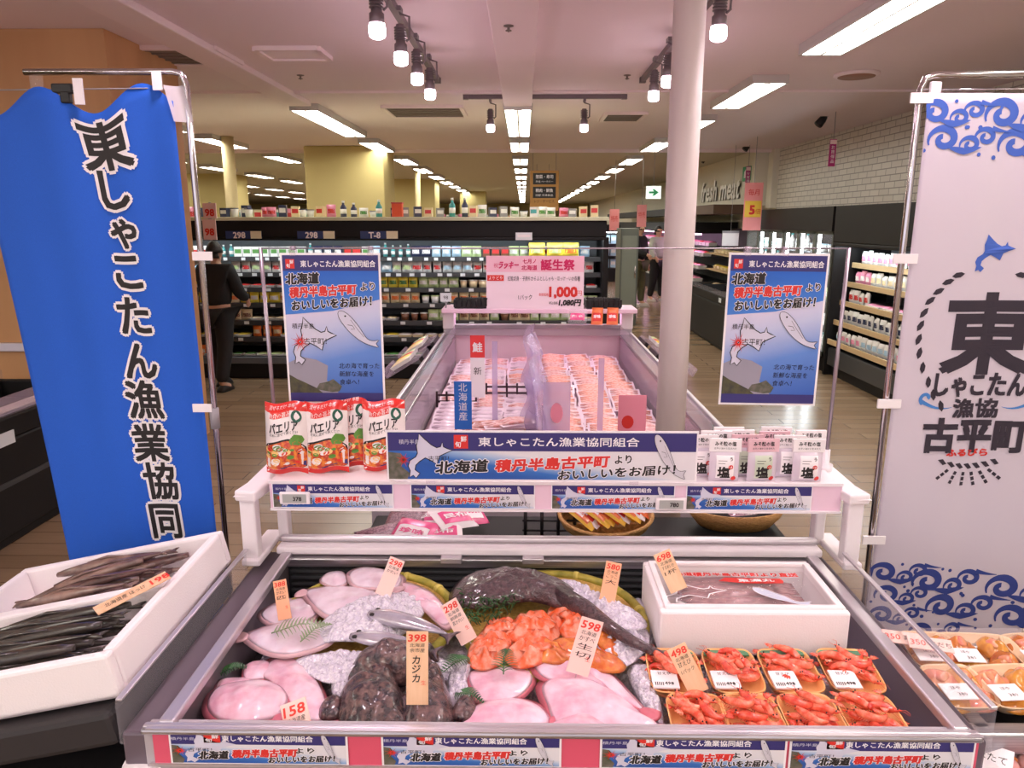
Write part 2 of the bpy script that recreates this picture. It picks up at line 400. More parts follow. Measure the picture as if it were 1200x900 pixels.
ROWY = [(9.15, 2.4), (11.85, 1.4), (14.7, 1.4), (17.2, 1.4), (19.8, 1.4), (22.4, 1.4), (25, 1.4), (27.6, 1.4), (30.2, 1.4), (32.8, 1.4), (35.4, 1.4), (38, 1.4), (40.6, 1.4), (43.2, 1.4)]
for X, nm in ((-2.24, 'left row over the chillers'), (-.06, 'middle row over the island'), (2.02, 'right row over the aisle')):
    ys = ROWY if X < 1 else [(2.2, 2.4), (4.75, 1.4), (7.2, 1.4), (9.5, 1.4)] + ROWY[1:]
    for k, (yy, L) in enumerate(ys):
        if k < 7: fluor(X, yy, L, f'{ORD[k]} lit twin fluorescent light from the front in the {nm}', 'fluorescent lights of the ' + nm)
        else: fluor(X, yy, L, f'tiny distant fluorescent light at the far end of the {nm}', 'far fluorescent lights of the ' + nm)
for X, nm in ((-4.4, 'second row from the left chillers'), (-6.6, 'third row out to the left'), (-8.8, 'fourth row out to the left'), (-11, 'fifth row out to the left')):
    for k, (yy, L) in enumerate(ROWY[:12]):
        fluor(X, yy-.6 if k else yy, 1.4, f'distant fluorescent light of the {nm} over the far shelves', 'fluorescent lights of the ' + nm)
for X in (-2.24, 2.02):                       # unseen fixtures added behind the viewer to light the scene
    for yy in (-3.6, -.9): fluor(X, yy, 2.4, 'added unseen fluorescent light behind the viewpoint, in line with the visible rows', 'added unseen fluorescent lights behind the viewpoint')
for yy in (-3.4, -.6, 2.0): fluor(-4.4, yy, 2.4, 'added unseen fluorescent light beside the viewpoint, in line with the far left rows', 'added unseen fluorescent lights beside the viewpoint')  # out of view, added to brighten the tan wall and left side
fluor(-.06, -2.2, 2.4, 'added unseen fluorescent light behind the viewpoint, in line with the visible rows', 'added unseen fluorescent lights behind the viewpoint')

# track lighting
m_lens = lamp_mat('lit spotlight lens', (255, 226, 240), 26); m_can = mat('spotlight can', (120, 108, 112), .4, .4)
canM = MB().lathe([(0, .27), (.028, .27), (.03, .26), (.034, .15), (.045, .14), (.045, .085)], m_can, 18)
for k in range(5): canM.lathe([(.034, .17+.018*k), (.044, .172+.018*k), (.044, .178+.018*k), (.034, .18+.018*k)], m_can, 18)
canM = canM.mesh('can')
ringM = MB().lathe([(.047, .036), (.050, .040), (.050, .050), (.047, .054)], m_can, 20).mesh('ring')
lensM = MB().lathe([(0, 0), (.03, .002), (.046, .012), (.05, .03), (.05, .06), (.046, .085), (0, .086)], m_lens, 20).mesh('lens')
armM = MB().tube([(.04, 0, .16), (.065, 0, .18), (.065, 0, .32), (.0, 0, .34), (0, 0, .36)], .008, m_can, 8).box((0, 0, .365), (.03, .10, .03), m_can).mesh('arm')
def spotlight(p, label, group):
    t = thing('track_spotlight', label, 'spotlight', (p[0], p[1], CEIL-.04-.30), 0, group); t.scale = (.78, .78, .78)
    for n_, me in (('can', canM), ('ring', ringM), ('lens', lensM), ('arm', armM)):
        o = bpy.data.objects.new(n_, me); COL.objects.link(o); o.parent = t
    l = bpy.data.lights.new('spot_lamp', 'SPOT'); l.energy = SPOT_W; l.color = (1.0, .80, .90); l.spot_size = math.radians(130); l.spot_blend = .9; l.shadow_soft_size = .06
    o = bpy.data.objects.new('spot_lamp', l); COL.objects.link(o); o.parent = t; o.location = (0, 0, -.02)
def track(x0, y0, x1, y1, label):
    t = thing('light_track', label, 'light track', ((x0+x1)/2, (y0+y1)/2, CEIL-.04))
    MB().b2(min(x0, x1)-(x0+x1)/2-.018, min(y0, y1)-(y0+y1)/2-.018, 0, max(x0, x1)-(x0+x1)/2+.018, max(y0, y1)-(y0+y1)/2+.018, .039, m_can).build('rail', t)
    for s_ in (0, 1):
        x, y = (x0, y0) if s_ else (x1, y1); MB().box((x-(x0+x1)/2, y-(y0+y1)/2, .017), (.05, .05, .043), m_can).build('end_cap', t)
track(-.72, -.4, -.72, 6.6, 'thin ceiling track carrying the left line of spotlights')
track(.99, -.4, .99, 6.6, 'thin ceiling track carrying the right line of spotlights')
track(-.55, 7.45, .95, 7.45, 'short cross track carrying the two far spotlights')
def zsolve(u, v, x):       # distance along a track at x where a lamp hangs at lens height
    return PZ(u, v, CEIL-.30)
for k, (u, v) in enumerate(((442, 35), (470, 68), (489, 92), (504, 110))): spotlight(zsolve(u, v, 0), f'{ORD[k]} glowing spotlight from the front on the left track', 'spotlights on the left track')
for k, (u, v) in enumerate(((842, 38), (782, 95), (766, 112))): spotlight(zsolve(u, v, 0), f'{ORD[k]} glowing spotlight from the front on the right track', 'spotlights on the right track')
for (x, y) in ((-.72, 2.75), (.99, 3.0)): spotlight((x, y), 'spotlight cut by the top edge of the photo on the %s track' % ('left' if x < 0 else 'right'), None)
for (x, y) in ((-.72, 1.8), (.99, 1.8), (-.72, .8), (.99, .8), (-.72, -.2), (.99, -.2)): spotlight((x, y), 'added unseen spotlight above the viewpoint on the ceiling track', 'added unseen spotlights above the viewpoint')  # out-of-view spotlights added along the tracks to light the fish case
for (u, q) in ((569, 'left'), (695, 'right')):
    p = PZ(u, 133, CEIL-.30); spotlight((p.x, 7.45), f'{q} spotlight of the pair on the short cross track', 'spotlights on the cross track')
# ================================================================== FAR SHELVES AND CHILLERS
R = random.Random(7)
m_case = mat('chiller black', (19, 17, 18), .55, spec=.3); m_lip = mat('shelf lip', (58, 60, 62), .4); m_inner = mat('chiller inner', (96, 100, 104), .6)
m_chl = lamp_mat('chiller lamp', (240, 250, 255), 15); m_pinkl = lamp_mat('meat case lamp', (255, 190, 235), 9)
m_light = mat('pale counter top', (206, 208, 176), .5)
CLR = {'white': (232, 232, 228), 'pale green': (190, 214, 150), 'yellow': (240, 220, 70), 'orange': (232, 120, 50), 'red': (206, 50, 50), 'pale blue': (170, 205, 225), 'navy': (44, 52, 84),
       'brown': (120, 78, 52), 'green': (84, 140, 70), 'cream': (232, 214, 170), 'pink': (226, 140, 170), 'teal': (70, 160, 160), 'grey': (140, 140, 140)}
def cm(c): return mat(c + ' pack', CLR[c], .35, coat=.3)
def pouch_mesh(c, w_, h, d, band=None):
    b = MB()
    def f(sgn):
        def g(a, q):
            e = (1-(2*a-1)**4)*(1-(2*q-1)**4)
            return Vector((w_*(a-.5)*(1+.04*math.sin(9*q)), sgn*d/2*e*(1+.25*math.sin(11*a+5*q)), h*q))
        return g
    b.surf(f(-1), 6, 6, cm(c)); b.surf(lambda a, q: f(1)(1-a, q), 6, 6, cm(c))
    if band: b.surf(lambda a, q: f(-1)(.12+.76*a, .3+.35*q) + Vector((0, -.002, 0)), 6, 4, cm(band))
    return b.mesh('pouch')
def tray_mesh(c, w_, d, h, food):
    b = MB().box((0, 0, h*.3), (w_, d, h*.6), cm(c), taper=.86)
    b.surf(lambda a, q: Vector((w_*.46*(2*a-1), d*.46*(2*q-1), h*.55 + h*.45*(1-(2*a-1)**4)*(1-(2*q-1)**4)*(.75+.25*noise.noise(Vector((a*5, q*5, w_*90)))))), 6, 6, cm(food))
    return b.mesh('tray_pack')
def cup_mesh(c, r, h, lid):
    return MB().lathe([(r*.78, 0), (r, h*.9)], cm(c), 12).lathe([(r*1.06, h*.9), (r*1.06, h), (0, h)], cm(lid), 12).mesh('cup')
def bottle_mesh(c, r, h, cap):
    return MB().lathe([(r, 0), (r, h*.6), (r*.4, h*.78), (r*.38, h*.9)], cm(c), 12).lathe([(r*.45, h*.88), (r*.45, h), (0, h)], cm(cap), 12).lathe([(r*1.02, h*.2), (r*1.02, h*.48)], cm('white'), 12).mesh('bottle')
def box_mesh(c, w_, d, h, band):
    return MB().box((0, 0, h/2), (w_, d, h), cm(c)).box((0, -d/2, h*.55), (w_*.8, .004, h*.4), cm(band)).mesh('carton')
def place(me, name, label, cat, loc, group=None, rz=0.0, sc=None):
    o = bpy.data.objects.new(name, me); COL.objects.link(o); o.location = loc; o.rotation_euler = (0, 0, rz)
    if sc: o.scale = sc
    return tag(o, label, cat, group)
m_tagp = mat('shelf tag', (222, 228, 230), .5)
KIND = {}
def kind(k, c, c2):
    key = (k, c, c2)
    if key not in KIND:
        KIND[key] = {'pouch': lambda: pouch_mesh(c, .10, .13, .05, c2), 'tray': lambda: tray_mesh(c, .13, .11, .05, c2), 'cup': lambda: cup_mesh(c, .045, .09, c2),
                     'bottle': lambda: bottle_mesh(c, .035, .2, c2), 'carton': lambda: box_mesh(c, .085, .07, .12, c2), 'bigpouch': lambda: pouch_mesh(c, .22, .2, .08, c2)}[k]()
    return KIND[key]
NAMES = {'pouch': ('food_pouch', 'pouch'), 'tray': ('food_tray', 'tray pack'), 'cup': ('food_cup', 'cup'), 'bottle': ('drink_bottle', 'bottle'), 'carton': ('food_carton', 'carton'), 'bigpouch': ('snack_bag', 'bag')}

# ---- the long black chiller across the back of the island
BX0, BX1, BY = -4.6, .90, 8.15
t = thing('multideck_chiller', 'long black open chiller with stocked shelves behind the island', 'chiller', ((BX0+BX1)/2, BY, 0))
hw = (BX1-BX0)/2
MB().b2(-hw, .0, 0, hw, .95, .24, m_case).b2(-hw, .80, .24, hw, .95, 1.60, m_inner).b2(-hw, -.03, .17, hw, .0, .25, m_inner).build('base', t, bev=.01)
MB().b2(-hw, .05, 1.56, hw, .95, 1.735, m_case).b2(-hw, .05, 1.525, hw, .075, 1.56, m_case).build('canopy', t, bev=.01)
MB().b2(-hw-.02, .02, 1.735, hw+.02, 1.0, 1.775, m_light).build('counter_top', t, bev=.006)
MB().b2(-hw+.05, .12, 1.535, hw-.05, .17, 1.558, m_chl).build('lamp', t)
for sx in (-1, 1): MB().b2(sx*hw-.03, .06, .24, sx*hw+.03, .95, 1.56, m_case).build('end_panel', t, bev=.01)
SH = [(.25, .02), (.45, .10), (.63, .16), (.82, .22), (.99, .28), (1.157, .32), (1.33, .36)]
for k, (z, y) in enumerate(SH):
    if k: MB().b2(-hw+.03, y, z-.02, hw-.03, .80, z, m_inner).build('shelf', t)
    l = MB().b2(-hw+.03, y-.03, z-.045, hw-.03, y, z+.008, m_lip)
    l.build('price_rail', t)
    n = 34 if k > 4 else 20
    for q in range(n):
        x = -hw + .2 + (2*hw-.4)*(q+R.uniform(-.25, .25))/n
        MB().box((x, y-.032, z-.018), (.055 if k != 6 else .045, .003, .034), m_tagp).build('shelf_tag', t)
PAL = [[('tray', 'white', 'green'), ('pouch', 'orange', 'white'), ('tray', 'white', 'pale green')], [('pouch', 'orange', 'cream'), ('tray', 'white', 'yellow'), ('pouch', 'white', 'orange'), ('tray', 'cream', 'white')],
       [('pouch', 'cream', 'brown'), ('tray', 'white', 'cream'), ('pouch', 'pale green', 'white'), ('cup', 'brown', 'white')], [('pouch', 'yellow', 'white'), ('tray', 'white', 'cream'), ('cup', 'white', 'pale green'), ('pouch', 'cream', 'orange')],
       [('pouch', 'white', 'yellow'), ('pouch', 'yellow', 'green'), ('tray', 'white', 'red'), ('pouch', 'pale green', 'white'), ('cup', 'cream', 'white')], [('pouch', 'white', 'pale blue'), ('pouch', 'pale blue', 'white'), ('pouch', 'white', 'pale green'), ('pouch', 'white', 'red')],
       [('pouch', 'pale blue', 'white'), ('carton', 'white', 'green'), ('pouch', 'navy', 'white'), ('pouch', 'white', 'red'), ('carton', 'brown', 'red'), ('pouch', 'pale green', 'white'), ('bottle', 'teal', 'white')]]
for k, (z, y) in enumerate(SH):
    x = -3.75; nm = ORD[len(SH)-1-k]; run = 0
    while x < BX1-.1:
        if run <= 0: kd = R.choice(PAL[k]); run = R.randint(1, 4)
        run -= 1
        n_, word = NAMES[kd[0]]
        s_ = R.uniform(.92, 1.22) * (.66 if kd[0] == 'bottle' else 1.0)
        zz = z + .002 if k else .242
        place(kind(*kd), n_, f'{kd[1]} and {kd[2]} {word} on the {nm} shelf of the black back chiller', 'food pack', (BX0*0 + x, BY+y+.075, zz), f'{kd[1]} and {kd[2]} {word}s on the {nm} back chiller shelf', R.uniform(-.15, .15), (s_, s_, min(s_, .95)))
        x += {'pouch': .112, 'tray': .142, 'cup': .105, 'carton': .10, 'bottle': .085}[kd[0]]*1.03
for k, (u, q) in enumerate(((629, 'left'), (650, 'middle'), (668, 'right'))):
    p = PY(u, 300, BY+.36)
    place(kind('bigpouch', 'yellow', 'pale green' if k < 2 else 'orange'), 'snack_bag', f'{q} of three yellow snack bags on the top shelf above the pink sign', 'food pack', (p.x, BY+.29, 1.335), None, 0, (.8, .8, .8))
# price signs under the canopy
for u0, u1, q in ((264, 306, 'left'), (348, 392, 'middle'), (422, 466, 'right')):
    a = PY(u0, 270, BY+.02); c = PY(u1, 270, BY+.02); wd = c.x-a.x
    t = thing('shelf_sign', f'{q} blue and white price sign hung under the back chiller canopy', 'sign', ((a.x+c.x)/2, BY+.02, 1.575))
    MB().b2(-wd/2, 0, -.03, wd/2, .012, .05, mat('navy sign', (40, 60, 110), .5)).text('298' if q != 'right' else 'T-8', -wd*.12, .01, .09, paper, lambda x, y, l: Vector((x, -.002*l, y)), 1, bold=.04).build('board', t)
    MB().b2(wd*.2, -.006, -.03, wd/2, 0, .05, mat('cream card', (238, 232, 200), .5)).build('card', t)
p = PY(614, 268, BY+.02); t = thing('shelf_sign', 'pale grey price card hung under the canopy above the yellow bags', 'sign', (p.x, BY+.02, 1.56)); MB().b2(-.09, 0, -.03, .09, .012, .05, m_tagp).build('board', t); MB().b2(-.07, -.003, 0, .07, 0, .03, paper).build('card', t)
# goods standing on the chiller counter top
x = -3.7
k = 0
while x < .8:
    kd = R.choice([('carton', 'white', 'teal'), ('bottle', 'teal', 'white'), ('carton', 'navy', 'white'), ('pouch', 'pink', 'red'), ('carton', 'grey', 'white'), ('pouch', 'white', 'green'), ('cup', 'white', 'navy'), ('bottle', 'navy', 'white'), ('carton', 'cream', 'red')])
    n_, word = NAMES[kd[0]]
    place(kind(*kd), n_, f'{kd[1]} and {kd[2]} {word} on the pale top of the black back chiller', 'food pack', (x, BY+.25+R.uniform(-.05, .25), 1.777), f'{kd[1]} and {kd[2]} {word}s on the back chiller top', R.uniform(-.3, .3), (1, 1, R.uniform(.75, 1.1)))
    x += R.uniform(.085, .15)
p = PY(469, 247, BY+.3); place(MB().box((0, 0, .07), (.11, .1, .14), mat('orange tub', (236, 90, 36), .4)).box((0, 0, .145), (.12, .11, .012), cm('red')).mesh('tub'), 'plastic_tub', 'bright orange tub standing on the back chiller top', 'tub', (p.x, BY+.12, 1.777))
# pink hanging price cards at left end
for (v0, v1, q) in ((238, 256, 'upper'), (257, 281, 'lower')):
    a = PY(238, v1, 8.0); c = PY(253, v0, 8.0); t = thing('price_card', f'{q} pink price card stacked beside the blue banner pole', 'sign', ((a.x+c.x)/2, 8.0, a.z))
    MB().b2(-.07, 0, 0, .07, .012, c.z-a.z, mat('pink card', (236, 200, 200), .5)).text('98', 0, (c.z-a.z)*.4, .10, redink, lambda x, y, l: Vector((x, -.002*l, y)), 1, bold=.05).build('board', t)
    MB().box((0, .02, (c.z-a.z)/2), (.02, .02, c.z-a.z+.02), grey_pl).build('clip', t)

# ---- right wall: open dairy chiller, then glass-door freezers
t = thing('wall_chiller', 'black wall chiller with pale shelves of packs under the white tiles', 'chiller', (3.5, 6.2, 0)); L0, L1 = -3.2, 2.3
MB().b2(.05, L0, 0, .69, L1, .3, m_case).b2(.6, L0, .3, .69, L1, 1.5, m_inner).b2(0, L0, .12, .05, L1, .32, m_lip).build('base', t, bev=.01)
MB().b2(-.04, L0, 1.5, .69, L1, 1.895, m_case).b2(-.04, L0, 1.46, -.02, L1, 1.5, m_case).build('canopy', t, bev=.01)
MB().b2(.05, L0+.05, 1.475, .12, L1-.05, 1.498, m_chl).build('lamp', t)
MB().b2(-.03, L1-.04, 0, .69, L1, 1.5, m_case).build('end_panel', t)
m_wood = mat('pale wood lip', (206, 178, 134), .5)
WSH = [(.40, 0), (.62, .05), (.84, .10), (1.05, .15), (1.26, .2)]
for k, (z, y) in enumerate(WSH):
    MB().b2(y, L0+.02, z-.02, .6, L1-.04, z, m_inner).build('shelf', t)
    MB().b2(y-.02, L0+.02, z-.035, y, L1-.04, z+.02, m_wood).build('price_rail', t)
WP = [[('pouch', 'white', 'pale blue'), ('pouch', 'white', 'pink')], [('pouch', 'navy', 'white'), ('pouch', 'white', 'navy')], [('pouch', 'white', 'red'), ('tray', 'white', 'pink')], [('pouch', 'pink', 'white'), ('pouch', 'white', 'cream')], [('pouch', 'white', 'pink'), ('pouch', 'cream', 'white')]]
for k, (z, y) in enumerate(WSH):
    yy = 4.2; nm = ORD[4-k]; run = 0
    while yy < 8.35:
        if run <= 0: kd = R.choice(WP[k]); run = R.randint(3, 7)
        run -= 1; n_, word = NAMES[kd[0]]
        place(kind(*kd), n_, f'{kd[1]} and {kd[2]} {word} on the {nm} shelf of the right wall chiller', 'food pack', (3.5+y+.06, yy, z+.002), f'{kd[1]} and {kd[2]} {word}s on the {nm} wall chiller shelf', -PI/2+R.uniform(-.2, .2), (1.05, 1.05, R.uniform(.95, 1.2)))
        yy += .125 if kd[0] == 'pouch' else .15
m_gcase = mat('freezer frame', (92, 96, 88), .5)
t = thing('glass_door_freezer', 'upright freezer of glass doors beyond the wall chiller behind the right poster', 'freezer', (3.5, 10.25, 0))
MB().b2(.03, -1.65, 0, .69, 1.65, .18, m_case).b2(.6, -1.65, .18, .69, 1.65, 1.62, m_inner).b2(.03, -1.69, .18, .69, -1.65, 1.62, m_gcase).b2(.03, 1.65, .18, .69, 1.69, 1.62, m_gcase).build('cabinet', t)
MB().b2(-.04, -1.69, 1.62, .69, 1.69, 1.895, m_case).build('canopy', t)
for z in (.5, .8, 1.1, 1.36): MB().b2(.12, -1.63, z-.015, .6, 1.63, z, m_inner).build('shelf', t)
for q in range(6):
    y0 = -1.65+q*.55
    d = MB(); d.b2(0, y0, .18, .03, y0+.035, 1.62, m_gcase); d.b2(0, y0+.515, .18, .03, y0+.55, 1.62, m_gcase); d.b2(0, y0, .18, .03, y0+.55, .24, m_gcase); d.b2(0, y0, 1.58, .03, y0+.55, 1.62, m_gcase)
    d.b2(.010, y0+.035, .24, .016, y0+.515, 1.58, glass); dd = d.build('door', t)
    MB().b2(.05, y0-.012, .22, .08, y0+.012, 1.6, m_chl).build('door_lamp', t)
    MB().tube([(-.03, y0+.5, .8), (-.03, y0+.5, 1.2)], .01, chrome).b2(-.03, y0+.495, .8, 0, y0+.505, .82, chrome).b2(-.03, y0+.495, 1.18, 0, y0+.505, 1.2, chrome).build('handle', dd)
for k, z in enumerate((.182, .5, .8, 1.1, 1.36)):
    for q in range(18):
        y = 8.72 + q*.183 + (.03 if q % 3 == 0 else -.03 if q % 3 == 2 else 0)
        kd = [('bottle', 'white', 'teal'), ('carton', 'white', 'teal'), ('pouch', 'pale green', 'white'), ('carton', 'pale blue', 'white'), ('cup', 'white', 'pale blue')][(k+q//6) % 5]
        n_, word = NAMES[kd[0]]
        place(kind(*kd), n_, f'{kd[1]} and {kd[2]} {word} behind the glass freezer doors', 'food pack', (3.68, y, z+.002), f'{kd[1]} and {kd[2]} {word}s behind the freezer doors', -PI/2, (1.1, 1.1, 1.1))
# bread shelf and black low cases along the aisle
t = thing('bread_stand', 'low dark stand of bread trays beyond the glass freezers', 'display stand', (3.45, 13.5, 0))
MB().b2(0, -1.2, 0, .7, 1.2, .5, m_case).b2(.55, -1.2, .5, .7, 1.2, 1.6, m_case).build('body', t)
for z in (.85, 1.15): MB().b2(.1, -1.18, z-.02, .55, 1.18, z, m_wood).build('shelf', t)
for k, z in enumerate((.505, .853, 1.153)):
    for q in range(9):
        place(kind('tray', 'cream', 'yellow' if k == 1 else 'cream'), 'bread_pack', f'cream bread pack on the {ORD[2-k]} tier of the far bread stand', 'food pack', (3.75, 12.45+q*.26, z), f'bread packs on the {ORD[2-k]} tier of the far stand', PI/2, (1.5, 1.3, 1.6))
def low_case(x, y, L, label, h=.78, wd=.75):
    t = thing('freezer_case', label, 'freezer', (x, y, 0))
    MB().b2(0, 0, .06, wd, L, h-.12, m_case).b2(.03, .03, 0, wd-.03, L-.03, .06, m_case).build('body', t, bev=.015)
    r = MB(); r.b2(0, 0, h-.12, .05, L, h, m_case); r.b2(wd-.05, 0, h-.12, wd, L, h, m_case); r.b2(0, 0, h-.12, wd, .05, h, m_case); r.b2(0, L-.05, h-.12, wd, L, h, m_case); r.build('rim', t, bev=.01)
    g = MB(); g.b2(.02, 0, h, .028, L, h+.06, glass); g.b2(wd-.028, 0, h, wd-.02, L, h+.06, glass); g.build('glass_guard', t)
    MB().b2(-.004, L*.3, h-.09, 0, L*.3+.12, h-.03, m_tagp).build('price_tag', t)
    return t
low_case(2.68, 9.2, 3.0, 'black open freezer case beside the right aisle behind the column', .74, .7)
p = PXX(836, 290, 3.2)
t = thing('wall_board', 'white notice board hanging near the bread stand', 'sign', (3.3, 12.1, 1.35)); MB().b2(-.13, 0, 0, .13, .015, .22, paper).build('board', t); MB().b2(-.13, -.005, .2, .13, .02, .235, grey_pl).build('clip', t); MB().tube([(0, .008, .22), (0, .008, CEIL-1.36)], .003, grey_pl).build('cord', t)
# meat case further down
t = thing('meat_chiller', 'far pink-lit open meat chiller behind the two shoppers', 'chiller', (3.34, 20, 0))
MB().b2(.05, -5, 0, .88, 7, .35, m_case).b2(.78, -5, .35, .88, 7, 1.5, m_inner).b2(0, -5, 1.5, .88, 7, 1.72, m_case).build('body', t)
MB().b2(.1, -4.9, 1.47, .2, 6.9, 1.498, m_pinkl).build('lamp', t)
for k, (z, y) in enumerate(((.55, .05), (.8, .12), (1.05, .2), (1.25, .3))): MB().b2(y, -5, z-.025, .78, 7, z, m_lip).build('shelf', t)
for k, (z, y) in enumerate(((.35, .05), (.55, .06), (.8, .13), (1.05, .21), (1.25, .31))):
    for q in range(26):
        place(kind('tray', 'white', 'pink' if (q+k) % 3 else 'red'), 'meat_tray', f'white tray of {"pink" if (q+k) % 3 else "red"} meat on the {ORD[4-k]} shelf of the far meat chiller', 'food pack', (3.34+y+.12, 15.2+q*.31, z+.002), f'{"pink" if (q+k) % 3 else "red"} meat trays on the {ORD[4-k]} far shelf', PI/2, (2.0, 1.6, 2.2))
# dark canopies and the meat corner wall
struct(MB().b2(3.9, 13.02, 2.0, 4.25, 19.5, CEIL-.002, m_wallw).build('trim_7'))
struct(MB().b2(3.3, 13.3, 1.86, 3.9, 17.2, 2.02, mat('brown canopy', (92, 70, 54), .6)).b2(3.3, 17.2, 1.86, 3.9, 30, 2.02, m_case).build('trim_8'))
a = PXX(825, 222, 3.9); c = PXX(868, 219, 3.9)
t = thing('wall_lettering', 'white raised script letters on the meat corner wall', 'sign', (3.895, (a.y+c.y)/2, 2.36))
m_let = mat('letter face', (250, 248, 240), .4); m_lets = mat('letter side', (168, 162, 146), .6)
fx = lambda x, y, l: Vector((-.02-.012*l, -x, y)); fx0 = lambda x, y, l: Vector((-.008, -x+.014, y-.014))
MB().text('fresh meat', 0, 0, .55, m_let, fx, 1, bold=.03, shear=.25, fit=abs(a.y-c.y)*1.05).text('fresh meat', 0, 0, .55, m_lets, fx0, 1, bold=.03, shear=.25, fit=abs(a.y-c.y)*1.05).build('lettering', t)
MB().b2(-.006, -abs(a.y-c.y)*.5, -.012, 0, abs(a.y-c.y)*.5, .012, m_wallw).build('mounting_bar', t)
# grey pillar cabinet left of the meat aisle + distant blue-lit chiller
t = thing('end_cabinet', 'tall grey-green cabinet end at the right end of the black back chiller', 'cabinet', (1.62, 12.6, 0)); MB().b2(0, 0, 0, .30, .6, 1.62, m_gcase).build('body', t, bev=.01); MB().b2(.03, -.01, .1, .27, 0, 1.5, mat('cabinet panel', (120, 124, 112), .5)).build('door', t); MB().tube([(.25, -.03, .8), (.25, -.03, 1.0)], .012, chrome).build('handle', t)
t = thing('far_chiller', 'small distant blue-lit chiller at the end of the middle aisle', 'chiller', (1.2, 22, 0)); MB().b2(0, 0, 0, 1.6, .8, .4, m_case).b2(0, .7, .4, 1.6, .8, 1.5, m_inner).b2(0, 0, 1.45, 1.6, .8, 1.65, m_case).build('body', t); MB().b2(.05, .1, 1.42, 1.55, .16, 1.448, m_chl).build('lamp', t)
for z in (.75, 1.1): MB().b2(0, .15, z-.02, 1.6, .7, z, m_lip).build('shelf', t)
for k, z in enumerate((.402, .752, 1.102)):
    for q in range(8): place(kind('carton', 'pale blue', 'white'), 'food_carton', 'pale blue carton in the small distant chiller of the middle aisle', 'food pack', (1.33+q*.19, 22.35, z), 'cartons in the small distant chiller', 0, (1.8, 1, 2))
# far gondola blocks
for k, (x, y, wd, c_) in enumerate(((-7, 14, 2.2, 'left of the cream column'), (-5.2, 16, 2.0, 'behind the cream column'), (-1.5, 27, 3.0, 'behind the department board'), (-6, 26, 3, 'behind the far left pillars'))):
    t = thing('far_shelf', f'distant shop shelf of mixed goods {c_}', 'shelf', (x, y, 0))
    MB().b2(-wd/2, 0, 0, wd/2, .6, .2, m_lip).b2(-wd/2, .28, .2, wd/2, .32, 1.75, m_wallw).build('body', t)
    for z in (.6, 1.0, 1.4, 1.75):
        MB().b2(-wd/2, 0, z-.03, wd/2, .6, z, m_light).build('shelf', t)
    for z in (1.0, 1.4, 1.75):
        for q in range(int(wd/.22)):
            kd = R.choice([('carton', 'white', 'teal'), ('carton', 'cream', 'red'), ('carton', 'navy', 'white'), ('pouch', 'pink', 'red')]); n_, word = NAMES[kd[0]]
            place(kind(*kd), n_, f'{kd[1]} and {kd[2]} {word} on the distant shelf {c_}', 'food pack', (x-wd/2+.12+q*.22, y+.14, z+.002), f'{kd[1]} {word}s on the distant shelf {c_}', 0, (2, 1.5, 1.9))

# ---- hanging signs
def hang(name, label, cat, x, y, z0, z1, wd, m, draw=None, cords=2, th=.03):
    t = thing(name, label, cat, (x, y, z0)); h = z1-z0
    b = MB().b2(-wd/2, 0, 0, wd/2, th, h, m)
    if draw: draw(b, wd, h, lambda X, Y, l: Vector((X, -.004*l, Y)))
    b.build('board', t)
    for k in range(cords):
        X = 0 if cords == 1 else (k-.5)*wd*.8
        MB().tube([(X, th/2, h-.01), (X, th/2, CEIL-z0-.002)], .004, grey_pl, 6).build('cord', t)
    return t
def dept(b, w_, h, fn):
    for yy, s1, s2 in ((.80, '惣菜・寿司', '弁当 ベーカリー'), (.46, '精肉・鮮魚', '日配 冷凍食品')):
        b.rect(-w_*.40, h*(yy-.14), w_*.40, h*(yy+.14), black_pl, fn, 1)
        b.text(s1, 0, h*(yy+.05), h*.10, paper, fn, 2, bold=.02, res=1, fit=w_*.6); b.text(s2, 0, h*(yy-.07), h*.06, paper, fn, 2, res=1, fit=w_*.6)
    b.text('レジ・サービス', 0, h*.24, h*.09, ink, fn, 1, res=1, fit=w_*.7)
a = PY(621, 247, 13.5); c = PY(655, 200, 13.5)
hang('department_board', 'brown hanging department board with two black panels over the middle aisle', 'sign', (a.x+c.x)/2, 13.5, a.z, c.z, c.x-a.x, mat('board brown', (182, 132, 66), .6), dept)
a = PY(627, 252, 16); c = PY(645, 240, 16)
hang('red_sign', 'small red hanging sign below the brown department board', 'sign', (a.x+c.x)/2, 16, a.z, c.z, c.x-a.x, redink, lambda b, w_, h, fn: b.text('冷凍', 0, h*.5, h*.6, paper, fn, 1, res=1))
def exit_draw(b, w_, h, fn):
    g = mat('exit green', (30, 160, 100), .5)
    b.poly([(-w_*.32, h*.42), (w_*.02, h*.42), (-w_*.12, h*.24), (w_*.04, h*.24), (w_*.34, h*.5), (w_*.04, h*.76), (-w_*.12, h*.76), (w_*.02, h*.58), (-w_*.32, h*.58)], g, fn, 1)
a = PY(757, 233, 13.3); c = PY(775, 218, 13.3)
hang('exit_sign', 'white hanging sign with a green arrow left of the column', 'sign', (a.x+c.x)/2, 13.3, a.z, c.z, c.x-a.x, mat('sign white', (235, 245, 240), .4, emit=.5), exit_draw, 1, .04)
a = PXX(873, 216, 3.85); t = thing('exit_sign', 'small green exit sign on the wall above the hanging price poster', 'sign', (3.895, a.y, 2.42)); MB().b2(-.05, -.17, 0, 0, .17, .24, MATS['exit green'] if 'exit green' in MATS else redink).build('box', t); MB().poly([(-.06, .05), (.06, .05), (.02, .19), (-.06, .15)], paper, lambda x, y, l: Vector((-.054, -x, y)), 1).build('face', t)
m_mag = mat('magenta banner', (170, 40, 110), .5)
